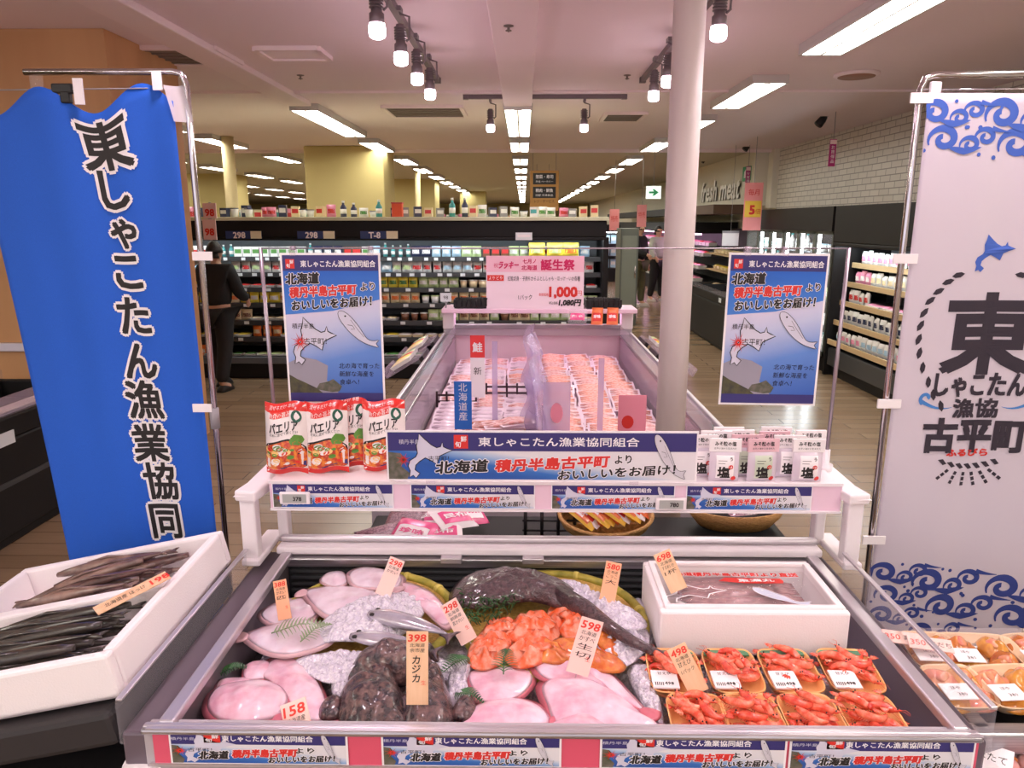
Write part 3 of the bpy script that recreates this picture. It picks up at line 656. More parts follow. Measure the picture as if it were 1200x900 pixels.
def vban(b, w_, h, fn):
    b.rect(-w_/2, h*.82, w_/2, h*.97, mat('pink card', (236, 200, 200), .5), fn, 1)
    for k, ch in enumerate('お買得品'): b.text(ch, 0, h*(.7-.17*k), h*.15, paper, fn, 1, res=1)
for (u0, u1, v0, v1, Y, q) in ((970.5, 981, 163, 195, 8.6, 'in front of the white tiles'), (873, 880, 195, 222, 12.2, 'above the hanging price poster')):
    a = PY(u0, v1, Y); c = PY(u1, v0, Y); hang('hanging_banner', 'narrow magenta hanging banner ' + q, 'sign', (a.x+c.x)/2, Y, a.z, c.z, c.x-a.x, m_mag, vban, 1, .012)
def five(b, w_, h, fn):
    b.rect(-w_*.45, h*.28, w_*.45, h*.62, mat('poster yellow', (240, 200, 70), .5), fn, 1)
    b.text('5', -w_*.05, h*.44, h*.26, redink, fn, 2, bold=.06); b.text('倍', w_*.28, h*.40, h*.12, redink, fn, 2); b.text('毎月', 0, h*.8, h*.14, redink, fn, 1, res=1, fit=w_*.6)
a = PY(870, 270, 11); c = PY(895, 214, 11)
hang('price_poster', 'pink and yellow hanging poster with a red 5 near the meat corner', 'sign', (a.x+c.x)/2, 11, a.z, c.z, c.x-a.x, mat('poster pink', (238, 150, 150), .5), five, 1, .012)
for k, (u, v0, v1, Y, q) in enumerate(((720, 245, 270, 15, 'left'), (752, 240, 266, 14, 'right'))):
    a = PY(u-6, v1, Y); c = PY(u+6, v0, Y); hang('hanging_card', f'{q} pink hanging card near the exit arrow sign', 'sign', (a.x+c.x)/2, Y, a.z, c.z, c.x-a.x, MATS['poster pink'], lambda b, w_, h, fn: b.text('特売', 0, h*.55, h*.3, redink, fn, 1, res=1, fit=w_*.7), 1, .012)
# wall-wash lamps hanging near the right wall
for k, (u, v, Y) in enumerate(((965, 140, 9), (877, 171, 12.5), (826, 186, 15.5))):
    p = PY(u, v, Y); t = thing('hanging_lamp', f'{ORD[k]} small dark hanging lamp from the front along the right wall', 'lamp', (p.x, Y, p.z))
    MB().tube([(0, 0, .03), (0, 0, CEIL-p.z-.003)], .009, dark_metal, 8).build('rod', t); MB().tube([(-.06, -.01, -.06), (-.01, 0, .0), (.03, 0, .03)], [.05, .045, .02], dark_metal, 12).build('head', t); MB().tube([(.0, 0, .0), (.16, .0, .12)], [.012, .02], grey_pl, 8, flat=.4).build('barn_door', t)

# ---- black freezer at far left
t = low_case(-3.5, 2.2, 2.6, 'black open freezer case at the left edge in front of the tan wall', .70, .74)
MB().b2(.60, .02, .70, .70, 2.58, .715, mat('pale case top', (216, 200, 208), .3)).b2(.70, .02, .70, .712, 2.58, .80, acryl).build('top_edge', t)
t2 = MB(); t2.b2(.0, .9, .33, .745, 2.6, .36, m_lip); t2.build('bumper_rail', t)
for (z, yy) in ((.60, 1.5), (.42, 1.9)): MB().b2(.741, yy, z-.045, .748, yy+.13, z+.025, m_tagp).build('shelf_label', t)
# ================================================================== ISLAND: FRONT FISH CASE
CX0, CX1, CY0, CY1, CZ = -.70, .845, 1.215, 1.985, .80
m_well = mat('well black', (34, 32, 36), .5); m_body = mat('case body', (176, 168, 174), .45)
t = thing('fish_display_case', 'low open fish display case with price strips along its front edge', 'display case', (0, 0, 0))
case_front = t
b = MB()
b.b2(CX0, CY0+.03, .12, CX1, CY1, .62, m_body); b.b2(CX0+.03, CY0+.06, 0, CX1-.03, CY1-.03, .12, m_case)
b.build('body', t, bev=.01)
MB().b2(CX0+.03, CY0+.03, .62, CX1-.03, CY1-.03, .655, m_well).build('well', t)
for X in (CX0+.02, CX1-.03): MB().b2(X, CY0+.03, .655, X+.01, CY1, CZ-.02, mat('well liner steel', (140, 128, 136), .3, .6)).build('well_liner', t)
# back wall: steel, then black vent slots
bk = MB().b2(CX0+.03, CY1-.03, .62, CX1-.03, CY1, .77, m_well)
for k in range(5): bk.b2(CX0+.04, CY1-.042, .665+.02*k, CX1-.04, CY1-.030, .673+.02*k, m_lip)
bk.build('vent_grille', t)
MB().b2(CX0+.02, CY1-.05, .765, CX1-.02, CY1, .792, steel).build('back_ledge', t, bev=.004)
MB().b2(CX0, CY1-.035, .795, CX1, CY1+.03, .818, white_pl).b2(CX0, CY1+.0, .818, CX1, CY1+.025, .835, alu).build('back_rail', t, bev=.006)
for X in (-.20, .03): MB().b2(X-.03, CY1-.06, .782, X+.03, CY1-.034, .80, alu).build('rail_clip', t, bev=.003)
# front lip
MB().b2(CX0-.01, CY0-.008, .792, CX1+.0, CY0+.008, .801, alu).b2(CX0-.01, CY0-.016, .787, CX1, CY0-.004, .799, steel).build('front_lip', t, bev=.006)
MB().b2(CX0-.01, CY0-.006, .60, CX1, CY0+.03, .790, m_body).build('front_panel', t, bev=.004)
# side rims and glass
for s_, X in ((-1, CX0), (1, CX1)):
    MB().b2(X-s_*.045, CY0+.004, CZ-.018, X-s_*.015, CY1-.02, CZ+.004, alu).build('side_rim', t, bev=.004)
    MB().b2(X-s_*.015, CY0+.0, CZ-.10, X+s_*(.055 if s_ < 0 else .018), CY1+.02, CZ-.02, mat('side ledge', (98, 86, 96), .3)).build('side_ledge', t, bev=.006)
    g = MB(); y0, y1 = CY0-.005, CY1-.125
    Xo = X+s_*(.05 if s_ < 0 else .016)
    g.b2(min(Xo, Xo+s_*.006), y0, CZ-.04, max(Xo, Xo+s_*.006), y1, CZ+.05, glass); g.build('side_glass', t)
    MB().b2(Xo-.005, y0, CZ+.05, Xo+.008, y1, CZ+.056, alu).build('glass_edge', t, bev=.002)
    MB().lathe([(.04, .60), (.045, .61), (.045, .70), (.04, .712), (0, .714)], white_pl, 20, Matrix.Translation((X+s_*.02, CY0+.01, 0))).build('bumper', t)
MB().b2(CX0+.021, 1.50, .70, CX0+.026, 1.60, .735, mat('scale label', (180, 190, 215), .4)).build('level_label', t)

# ---- printed strips -------------------------------------------------
m_print_sea = gradient('printed sea', ((0, (40, 92, 172)), (.25, (70, 130, 200)), (.5, (196, 204, 222)), (1, (226, 222, 228))), 2, 0, .09, -.0)
m_lav = mat('lavender print', (206, 204, 222), .45); m_rock = mat('rock print', (112, 104, 96), .5, rgb2=(74, 80, 60), scale=60); m_whiteink = mat('white ink', (240, 236, 240), .5)
m_fishprint = mat('fish print', (206, 202, 212), .5)
def hok(b, x, y, s, m, fn, l, line=None, sx=1.0):
    P = [(x + p[0]*s*sx, y + p[1]*s) for p in HOK]
    b.poly(P, m, fn, l)
    if line: b.stroke(P, s*.018, line, fn, l+1, True)
def fishp(b, x, y, w_, h, m, fn, l, line=ink):
    P = [(x + p[0]*w_, y + p[1]*h) for p in catmull(FISHO, 40)]
    b.poly(P, m, fn, l); b.stroke(P, .012*w_, line, fn, l+1, True)
    b.poly([(x+w_*(.17+.025*math.cos(a)), y+h*(.86+.025*math.sin(a))) for a in [k*PI/4 for k in range(8)]], line, fn, l+1)
    b.stroke([(x+w_*.22, y+h*.62), (x+w_*.34, y+h*.60), (x+w_*.40, y+h*.50), (x+w_*.30, y+h*.50)], .012*w_, line, fn, l+1)
    b.stroke([(x+w_*.30, y+h*.76), (x+w_*.45, y+h*.52), (x+w_*.62, y+h*.28)], .008*w_, line, fn, l+1)
def burst(b, x, y, r, fn, l):
    for k in range(16):
        a = 2*PI*k/16; d = .09; q = r*(1 if k % 2 else .65)
        b.poly([(x+r*.12*math.cos(a-.5), y+r*.12*math.sin(a-.5)), (x+q*math.cos(a), y+q*math.sin(a)), (x+r*.12*math.cos(a+.5), y+r*.12*math.sin(a+.5))], redink, fn, l)
def logo(b, x, y, s, fn, l):
    b.rect(x-s/2, y-s/2, x+s/2, y+s/2, redink, fn, l)
    for dx, dy, ch in ((.2, .2, '鮮'), (-.2, -.2, '旬')): b.text(ch, x+dx*s, y+dy*s, s*.44, m_whiteink, fn, l+1, bold=.02, res=1)
def strip(b, W, H, fn=ident, res=2):
    b.rect(-W/2, 0, W/2, H, m_whiteink, fn, 1); e = H*.035; w_ = W-2*e
    b.rect(-w_/2, e, w_/2, H-e, MATS['sea %.3f' % H], fn, 2, 6, 8)
    b.rect(-w_/2, H*.60, w_/2, H-e, indigo, fn, 3)
    b.poly([(-w_/2, e), (-w_/2, H*.58), (-w_*.46, H*.55), (-w_*.44, H*.42), (-w_*.46, H*.3), (-w_*.43, H*.15), (-w_*.44, e)], m_rock, fn, 3)
    hok(b, -w_*.445, H*.04, H*.92, m_lav, fn, 4, ink if res > 1 else None)
    burst(b, -w_*.45, H*.42, H*.16, fn, 6)
    b.text('積丹半島', -w_*.43, H*.78, H*.10, m_lav, fn, 6, res=1); b.text('古平町！', -w_*.335, H*.45, H*.12, ink, fn, 6, res=1)
    logo(b, -w_*.262, H*.785, H*.27, fn, 4)
    b.text('東しゃこたん漁業協同組合', w_*.055, H*.785, H*.19, m_whiteink, fn, 4, bold=.02, res=res, fit=w_*.52)
    b.text('北海道', -w_*.26, H*.29, H*.26, ink, fn, 5, bold=.05, out=m_whiteink, ow=.10, shear=.15, rot=.05, res=res, fit=w_*.17)
    b.text('積丹半島古平町', w_*.035, H*.36, H*.25, redink, fn, 5, bold=.06, out=m_whiteink, ow=.10, shear=.15, rot=.05, res=res, fit=w_*.37)
    b.text('より', w_*.265, H*.45, H*.19, ink, fn, 5, bold=.03, out=m_whiteink, ow=.10, rot=.05, res=res)
    b.text('おいしいをお届け！', w_*.245, H*.19, H*.21, ink, fn, 5, bold=.04, out=m_whiteink, ow=.09, shear=.15, rot=.06, res=res, fit=w_*.38)
    fishp(b, w_*.365, H*.06, w_*.105, H*.88, m_fishprint, fn, 6)
    return b
def sea(H):
    gradient('sea %.3f' % H, ((0, (38, 88, 170)), (.16, (50, 110, 190)), (.30, (150, 180, 218)), (.45, (222, 220, 226)), (1, (226, 222, 228))), 2, 0, H, .16)
# front rail strips
RB = PY(640, 899, CY0-.0125).z; RT = PY(640, 860, CY0-.0125).z; SHH = RT-RB; sea(SHH)
stripM = strip(MB().b2(-.1, 0, 0, .1, .0015, SHH, paper), .205, SHH, res=1).mesh('strip')
m_pinkst = mat('pink rail strip', (216, 84, 110), .5)
MB().b2(CX0+.01, CY0-.0105, RB-.002, CX1-.005, CY0-.007, RT+.002, m_pinkst).build('price_rail', t)
MB().b2(CX0+.0, CY0-.014, RT+.001, CX1, CY0-.006, RT+.0035, alu).b2(CX0, CY0-.014, RB-.006, CX1, CY0-.006, RB-.001, alu).build('rail_edge', t)
for u0, u1 in ((199, 408), (447, 658), (703, 922), (925, 1143)):
    a = PY(u0, 875, CY0-.012); c = PY(u1, 877, CY0-.012)
    o = bpy.data.objects.new('printed_strip', stripM); COL.objects.link(o); o.parent = t; o.location = ((a.x+c.x)/2, CY0-.0125, RB); o.scale = ((c.x-a.x)/.205, 1, 1)

# ================================================================== WHITE RACK OVER THE CASE BACK
RY = 1.93
zt = PY(640, 565, RY-.03).z; zb = PY(640, 597, RY-.03).z
RX0, RX1 = -.715, .885
t = thing('white_shelf_rack', 'white plastic rack shelf standing over the back of the fish case', 'shelf rack', (0, RY, 0))
rack = t
MB().b2(RX0+.03, -.03, zt-.012, RX1-.03, .13, zt, white_pl).build('shelf', t, bev=.003)
m_lilac = mat('lilac rail', (232, 200, 218), .4)
MB().b2(RX0+.03, -.036, zb, RX1-.03, -.03, zt, m_lilac).b2(RX0+.03, -.042, zt-.004, RX1-.03, -.028, zt+.004, white_pl).b2(RX0+.03, -.042, zb-.003, RX1-.03, -.03, zb+.003, white_pl).build('price_rail', t)
for s_, X in ((-1, RX0-.02), (1, RX1+.01)):
    zf = .80 if s_ > 0 else .80
    MB().b2(X-.028, -.06, zf+.002, X+.014, -.02, zt-.03, white_pl).build('leg', t, bev=.005)
    MB().b2(X-s_*.035-.015, .09, zf+.003, X-s_*.035+.015, .13, zt-.01, white_pl).build('leg', t, bev=.005)
    MB().surf(lambda a, q: Vector((X-.036+.06*a - s_*.035*q, -.075+.22*q, zt-.03+.035*q)), 1, 1, white_pl).box((X-.006-s_*.0175, .035, zt-.03), (.06, .22, .03), white_pl, rz=math.atan(s_*.035/.22)).build('bracket', t, bev=.006)
    MB().b2(X-.03-s_*.0, -.07, zf+.002, X+.02, .14, zf+.022, white_pl).build('foot', t, bev=.005)
    MB().lathe([(.022, zt-.015), (.022, zt+.012), (.012, zt+.016), (.012, zt+.055), (0, zt+.056)], white_pl, 16, Matrix.Translation((X-s_*.035, .10, 0))).build('post_socket', t)
# stickers along the shelf edge
sh = (zt-zb)*.90; sea(sh)
st2 = strip(MB().b2(-.1, 0, 0, .1, .001, sh, paper), .30, sh, res=1).mesh('strip')
for u0, u1 in ((319, 461), (481, 627), (646, 791), (804, 952)):
    a = PY(u0, 578, RY-.038); c = PY(u1, 578, RY-.038)
    o = bpy.data.objects.new('printed_strip', st2); COL.objects.link(o); o.parent = t; o.location = ((a.x+c.x)/2, -.0375, zb+(zt-zb)*.05); o.scale = ((c.x-a.x)/.30, 1, 1)
for u, v, s_, q in ((346, 583, '378', 'left'), (786, 590, '780', 'right')):
    p = PY(u, v, RY-.045)
    e = thing('electronic_price_tag', f'small grey electronic price tag clipped to the {q} part of the rack edge', 'price tag', (p.x, RY-.047, p.z))
    MB().b2(-.041, -.006, -.017, .041, .004, .017, white_pl).build('case', e, bev=.003)
    MB().b2(-.032, -.0075, -.012, .032, -.006, .012, mat('grey screen', (168, 170, 168), .3)).text(s_, .008, 0, .016, ink, lambda x, y, l: Vector((x, -.0078-.0004*l, y)), 1, bold=.04).build('screen', e)
# poster posts + line
PYY = RY+.10
for s_, X in ((-1, RX0+.012), (1, RX1-.022)):
    MB().tube([(X, .10, zt+.05), (X+s_*.008, .10, PY(640, 292, PYY).z+.004)], .0055, mat('grey rod', (176, 164, 176), .25, .6), 10).build('post', t)
zl = PY(640, 291, PYY).z
MB().tube([(RX0+.008, .10, zl), (RX1-.018, .10, zl)], .0022, MATS['grey rod'], 8).build('cross_line', t)
# posters
PW, PH = .282, .418
gradient('poster sky', ((0, (52, 92, 176)), (.30, (96, 136, 208)), (.52, (190, 196, 226)), (.66, (214, 206, 228)), (1, (170, 190, 228))), 2, 0, PH, -.25)
gradient('poster blue', ((0, (70, 130, 214)), (1, (24, 92, 190))), 2, .25, .37, -.1)
pb = MB().b2(-PW/2, 0, 0, PW/2, .0012, PH, paper)
f_ = ident; w_ = PW-.012; e = .006
pb.rect(-w_/2, e, w_/2, PH-e, MATS['poster sky'], f_, 1, 6, 10)
pb.rect(-w_/2, PH*.885, w_/2, PH-e, indigo, f_, 2); pb.rect(-w_/2, e, w_/2, PH*.075, indigo, f_, 3)
pb.poly([(-w_/2, PH*.885), (-w_/2, PH*.60), (0, PH*.625), (w_/2, PH*.70), (w_/2, PH*.885)], MATS['poster blue'], f_, 2)
m_rock2 = mat('rock print olive', (86, 84, 52), .5, rgb2=(60, 56, 50), scale=50); m_haze = mat('haze print', (150, 146, 160), .5)
pb.poly([(-w_/2, PH*.075), (-w_/2, PH*.28), (-w_*.36, PH*.32), (-w_*.2, PH*.30), (-w_*.08, PH*.26), (-w_*.1, PH*.16), (w_*.02, PH*.075)], m_haze, f_, 2)
pb.poly([(-w_/2, PH*.075), (-w_/2, PH*.2), (-w_*.42, PH*.17), (-w_*.35, PH*.15), (-w_*.22, PH*.11), (-w_*.15, PH*.075)], m_rock2, f_, 3)
pb.poly([(-w_*.22, PH*.10), (-w_*.18, PH*.14), (-w_*.1, PH*.15), (-w_*.03, PH*.17), (w_*.06, PH*.12), (w_*.03, PH*.085), (-w_*.05, PH*.08)], m_rock, f_, 3)
hok(pb, -w_*.47, PH*.26, PH*.33, m_lav, f_, 4, ink)
burst(pb, -w_*.36, PH*.42, PH*.07, f_, 6)
pb.text('積丹半島', -w_*.32, PH*.525, .016, ink, f_, 6); pb.text('古平町！', -w_*.20, PH*.425, .020, ink, f_, 6)
logo(pb, -w_*.42, PH*.93, PH*.06, f_, 3)
pb.text('東しゃこたん漁業協同組合', w_*.08, PH*.93, .019, m_whiteink, f_, 3, bold=.02, fit=w_*.78)
pb.text('北海道', -w_*.30, PH*.835, .032, ink, f_, 3, bold=.06, out=m_whiteink, ow=.09, shear=.1, rot=.03)
pb.text('積丹半島古平町', -w_*.09, PH*.755, .030, redink, f_, 3, bold=.06, out=m_whiteink, ow=.09, shear=.1, rot=.05, fit=w_*.70)
pb.text('より', w_*.38, PH*.785, .024, ink, f_, 3, bold=.03, out=m_whiteink, ow=.09, rot=.05)
pb.text('おいしいをお届け！', -w_*.005, PH*.675, .029, ink, f_, 3, bold=.05, out=m_whiteink, ow=.09, shear=.12, rot=.06, fit=w_*.84)
fishp(pb, w_*.06, PH*.385, w_*.42, PH*.24, m_lav, f_, 4)
for k, s_ in enumerate(('北の海で育った', '新鮮な海産を', '食卓へ！')): pb.text(s_, w_*.04, PH*(.26-.055*k), .017, ink, f_, 4, shear=.1, align='l')
pm = pb.mesh('sheet')
for (u0, v0, u1, v1, q, tilt) in ((327, 288, 445, 288, 'left', 0.0), (853, 289, 971, 293, 'right', .012)):
    a = PY(u0, v0, PYY-.008); c = PY(u1, v1, PYY-.008)
    p = thing('poster', f'blue poster with a map and fish hanging on the {q} of the rack line', 'poster', ((a.x+c.x)/2, PYY-.008, zl-.012-PH))
    o = bpy.data.objects.new('printed_sheet', pm); COL.objects.link(o); o.parent = p; o.scale = ((c.x-a.x)/PW, 1, 1); o.rotation_euler = (0, -tilt if q == 'left' else .012, 0)
    for X in ((-.10, .03+.08) if q == 'left' else (-.08, .02)):
        MB().b2(X-.008, -.004, PH-.008, X+.008, .012, PH+.018, acryl).tube([(X-.006, .004, PH+.012), (X+.006, .004, PH+.012)], .005, MATS['grey rod'], 8).build('clip', p)
# the big banner board standing in front of the shelf edge
BYB = RY-.052
a = PY(454, 563, BYB); c = PY(816, 563, BYB); d = PY(640, 505, BYB); bh = d.z-a.z; bw = c.x-a.x; sea(bh)
t2 = thing('banner_board', 'wide purple and blue banner board standing on the front edge of the white rack', 'banner', ((a.x+c.x)/2, BYB, a.z))
strip(MB().b2(-bw/2, 0, 0, bw/2, .003, bh, paper), bw, bh).build('printed_board', t2)
for X in (-bw*.36, bw*.30): MB().b2(X-.012, .003, -.01, X+.012, .02, .02, acryl).build('clip', t2)

# ================================================================== PAELLA POUCHES ON THE RACK
m_pw = mat('pouch white', (238, 228, 226), .3, coat=.4); m_pr = mat('pouch red', (214, 42, 36), .3, coat=.4); m_food1 = mat('printed paella', (226, 130, 40), .35, rgb2=(190, 50, 26), scale=90, coat=.4, ramp=(.4, .6)); m_food2 = mat('printed rice', (240, 196, 120), .35, coat=.4)
m_leaf = mat('printed herb', (90, 140, 50), .4); m_badge = mat('green badge', (26, 84, 66), .4)
def paella():
    W, H, D = .118, .165, .026
    def bul(x, y): 
        a, q = 2*x/W, 2*y/H-1
        return D*max(0, (1-a**4)*(1-q**6))*(1+.12*math.sin(60*x+30*y))
    fr = lambda x, y, l: Vector((x, -bul(x, y)-.0006*l, y + .004*math.sin(x*60)))
    b = MB()
    b.rect(-W/2, 0, W/2, H, m_pw, fr, 0, 10, 14)
    b.surf(lambda a, q: Vector((W/2-W*a, bul(W/2-W*a, H*q)*.8, H*q + .004*math.sin((W/2-W*a)*60))), 8, 10, m_pr)
    b.rect(-W/2, H*.88, W/2, H, m_pr, fr, 1, 10, 3); b.rect(-W/2, 0, W/2, H*.08, m_pr, fr, 1, 10, 2)
    b.rect(-W*.32, H*.80, W*.14, H*.88, m_pr, fr, 2, 4, 1)
    b.text('魚介の旨み', -W*.09, H*.84, .012, m_pw, fr, 3, res=1); b.text('混ぜるだけ 本格', -W*.05, H*.945, .010, m_pw, fr, 2, res=1)
    b.text('パエリア', W*.0, H*.665, .027, ink, fr, 2, bold=.03, fit=W*.66)
    b.text('お米に混ぜて炊くだけ', W*.0, H*.575, .008, ink, fr, 2, res=1)
    c_ = (W*.30, H*.80)
    b.poly([(c_[0]+.014*math.cos(k*PI/10), c_[1]+.014*math.sin(k*PI/10)) for k in range(20)], m_badge, fr, 3); b.text('3', c_[0], c_[1], .014, m_pw, fr, 4)
    # round pan of paella cut off by the pouch edges
    def cl(x, y): return (max(-W*.49, min(W*.49, x)), max(H*.085, y))
    pan = [cl(-W*.02+W*.60*math.cos(k*PI/16), H*.25+H*.245*math.sin(k*PI/16)) for k in range(33)]
    def fan(c0, P, m, l):
        for ring in range(3):
            for k in range(len(P)-1):
                q = [(c0[0]+(p[0]-c0[0])*r_, c0[1]+(p[1]-c0[1])*r_) for (p, r_) in ((P[k], ring/3), (P[k], (ring+1)/3), (P[k+1], (ring+1)/3), (P[k+1], ring/3))]
                b.add([fr(z[0], z[1], l) for z in (q if ring else q[1:])], [(3, 2, 1, 0) if ring else (2, 1, 0)], m)
        b.add([], [], m)
    fan((0, H*.10), pan, ink, 1)
    fan((0, H*.10), [cl(-W*.02+W*.56*math.cos(k*PI/16), H*.235+H*.235*math.sin(k*PI/16)) for k in range(33)], m_food1, 2)
    rr = random.Random(3)
    for k in range(26):
        x, y, r_ = rr.uniform(-.42, .42)*W, rr.uniform(.14, .42)*H, rr.uniform(.004, .010)
        b.poly([(x+r_*1.4*math.cos(q*PI/4+k), y+r_*.7*math.sin(q*PI/4+k)) for q in range(8)], rr.choice([m_food2, m_pr, m_food2, m_pw, m_leaf]), fr, 4)
    for k in range(6): x, y = W*(.22+.03*k), H*(.45+.02*(k % 3)); b.poly([(x+.010*math.cos(q*PI/3), y+.010*math.sin(q*PI/3)) for q in range(6)], m_leaf, fr, 4)
    b.poly([(-W*.1, H*.085), (W*.48, H*.13), (W*.48, H*.20), (W*.2, H*.12), (-W*.1, H*.10)], indigo, fr, 5)
    return b.mesh('pouch')
pmx = paella()
for k, (u, yy, s_, rz) in enumerate(((338, 1.955, 1.0, -.05), (385, 1.965, 1.0, .05), (412, 2.01, 1.03, 0), (452, 1.985, 1.0, .08))):
    p = PY(u, 565, yy)
    place(pmx, 'paella_pouch', f'{["leftmost red and white paella pouch on the rack", "second paella pouch from the left, leaning forward", "third paella pouch from the left, standing behind the second", "rightmost paella pouch, half hidden by the banner board"][k]}', 'food pouch', (p.x, yy, zt+.004), 'paella pouches on the white rack', rz, (s_, s_, s_*1.2))
    bpy.context.scene.collection.objects[-1].rotation_euler[0] = -.10

# ================================================================== SALT PACKS ON THE RACK
m_saltbag = clear_mat('cloudy bag', (236, 224, 236), .72, .12, bump=.3); m_salt = mat('salt', (238, 228, 236), .8)
m_mint = mat('mint label', (196, 206, 186), .5); m_hpink = mat('pale pink header', (228, 186, 196), .5)
def saltpack(head, lab):
    W, H = .078, .118; b = MB()
    bul = lambda x, y: .016*max(0, 1-(2*x/W)**4)*max(0, 1-((y/(H*.72))*2-1)**4)
    fr = lambda x, y, l: Vector((x, -bul(x, y)-.0005*l, y))
    b.rect(-W/2, 0, W/2, H*.76, m_saltbag, fr, 0, 8, 8); b.surf(lambda a, q: Vector((W/2-W*a, bul(W/2-W*a, H*.76*q), H*.76*q)), 8, 8, m_saltbag)
    bag = b
    h = MB().box((0, -.002, H*.86), (W*1.08, .008, H*.30), head)
    fh = lambda x, y, l: Vector((x, -.0062-.0004*l, y))
    h.text('みそ粒の塩', 0, H*.90, .013, ink, fh, 1, bold=.03, fit=W*.72, res=1); h.text('古平の海から生まれた', 0, H*.79, .006, ink, fh, 1, res=1)
    l = MB(); l.rect(-W*.30, H*.10, W*.30, H*.64, lab, fr, 2, 6, 6)
    l.text('塩', -W*.04, H*.24, .034, ink, fr, 3, bold=.05); l.text('の', W*.19, H*.38, .014, redink, fr, 3, bold=.06); l.text('う', W*.2, H*.56, .011, ink, fr, 3, bold=.03)
    l.stroke([(-W*.24, H*.52), (W*.06, H*.52)], .0012, ink, fr, 3); l.stroke([(-W*.24, H*.46), (0, H*.46)], .0012, ink, fr, 3)
    l.poly([(W*.30+.007*math.cos(k*PI/6), H*.10+.007*math.sin(k*PI/6)) for k in range(12)], redink, fr, 4)
    return bag.mesh('bag'), h.mesh('header'), l.mesh('label')
SM = {'w': saltpack(paper, paper), 'p': saltpack(m_hpink, m_mint)}
SPOT = [('w', 847, 1.915, 'front left salt pack, white header, nearest the banner board'), ('p', 891, 1.915, 'front middle salt pack with a pink header and green label'), ('w', 944, 1.915, 'front right salt pack with white header'),
        ('w', 820, 1.95, 'salt pack half hidden behind the right end of the banner board'), ('p', 872, 1.955, 'second row salt pack between the front left and middle packs'), ('w', 921, 1.95, 'second row salt pack between the front middle and right packs'),
        ('w', 836, 1.99, 'third row salt pack behind the front left pack'), ('w', 862, 2.00, 'third row salt pack left of the pink header'), ('p', 903, 1.99, 'third row salt pack with pink header at right'), ('w', 945, 2.0, 'rearmost salt pack at the right end of the rack'),
        ('w', 850, 2.03, 'back row salt pack on the left, only its header showing'), ('w', 905, 2.035, 'back row salt pack in the middle, only its header showing')]
for k, (m_, u, yy, lab) in enumerate(SPOT):
    p = PY(u, 566, yy); tt = thing('salt_pack', lab, 'salt pack', (p.x, yy, zt+.001), R.uniform(-.08, .08), 'salt packs on the white rack')
    for n_, me in zip(('bag', 'header', 'label'), SM[m_]): o = bpy.data.objects.new(n_, me); COL.objects.link(o); o.parent = tt

# ================================================================== FLAG BANNERS
FY = 2.06
def flagfn(x0, x1, z0, z1, wob, ph, top=None):
    W, H = x1-x0, z1-z0
    def f(x, y, l):      # x, y in metres from the left bottom corner
        a, q = x/W, y/H
        d = wob*(math.sin(9*a+ph+1.5*q)*.6 + math.sin(21*a+2*q+ph)*.3)*(.5+.5*a) + .012*math.sin(3*q+ph)
        zz = z0 + y
        if top: zz += top(a)*max(0, (q-.85)/.15)**2
        return Vector((x0 + x, FY + d - .0009*l, zz))
    return f, W, H
m_blue = mat('blue cloth', (30, 98, 212), .75, bump=.1, scale=900, rgb2=(25, 88, 198)); m_fw = mat('white cloth', (208, 198, 210), .8, bump=.1, scale=900); m_fb = mat('blue dye', (66, 100, 190), .8); m_fnav = mat('navy dye', (50, 66, 140), .8); m_fk = mat('dark dye', (52, 44, 56), .8)
# --- blue
a = PY(205, 105, FY); x1 = a.x; x0 = x1-.565; z1 = PY(100, 122, FY).z; z0 = z1-1.80
top = lambda q: .035*math.sin(q*13.2-3.3) + .02*q
fn0, W, H = flagfn(x0, x1, z0, z1, .016, .4, top)
def fn(x, y, l):       # the free left edge draws in toward the pole lower down
    k = .105*max(0, 1-y/H)**.9*1.3; p = fn0(x, y, l); p.x += k*(1-x/W); return p
def unfn(px_, pz_):
    y = pz_-z0; k = .105*max(0, 1-y/H)**.9*1.3; a_ = px_-x0; return ((a_-k)/(1-k/W), y)
t = thing('flag_banner', 'blue banner flag with large black white-edged lettering on a chrome pole at left', 'flag banner', (0, 0, 0))
b = MB(); b.rect(0, 0, W, H, m_blue, fn, 0, 40, 60); cloth = b.build('cloth', t, solid=.001)
b = MB()
cz = [(123, 168, .118), (133, 222, .10), (143, 270, .088), (148, 318, .098), (155, 371, .098), (162, 424, .098), (167, 470, .098), (174, 521, .098), (186, 566, .098), (192, 612, .098), (200, 664, .098), (206, 716, .098)]
for ch, (u, v, s_) in zip('東しゃこたん漁業協同組', cz):
    p = PY(u, v, FY); b.text(ch, *unfn(p.x, p.z), s_*1.22, ink, fn, 3, bold=.034, out=paper, ow=.095, split=.02, shear=-.06, sx=1.0 if ch in '東漁業協同組' else .95, rot=.06 if ch == '東' else 0)
b.build('lettering', cloth)
px = PY(205, 100, FY).x + .028
pt = PY(215, 84, FY)
m_pole = mat('pole grey', (150, 146, 158), .2, .8)
MB().tube([(px, FY, .0), (px+.002, FY, pt.z-.03), (px-.008, FY, pt.z-.006), (px-.03, FY, pt.z+.0), (PY(28, 80, FY).x, FY, pt.z)], .0085, chrome, 12).build('pole', t)
MB().tube([(px, FY, pt.z-.04), (px-.50, FY-.005, pt.z-.045)], .0018, grey_pl, 6).build('cord', t)
MB().lathe([(.0, 0), (.16, .0), (.16, .03), (.03, .06), (.02, .18), (.0, .18)], black_pl, 24, Matrix.Translation((px, FY, .001))).build('base', t)
for v in (300, 477):
    p = PY(236, v, FY); MB().b2(p.x-.02, FY-.014, p.z-.012, p.x+.035, FY-.009, p.z+.012, paper).build('strap', t, bev=.001)
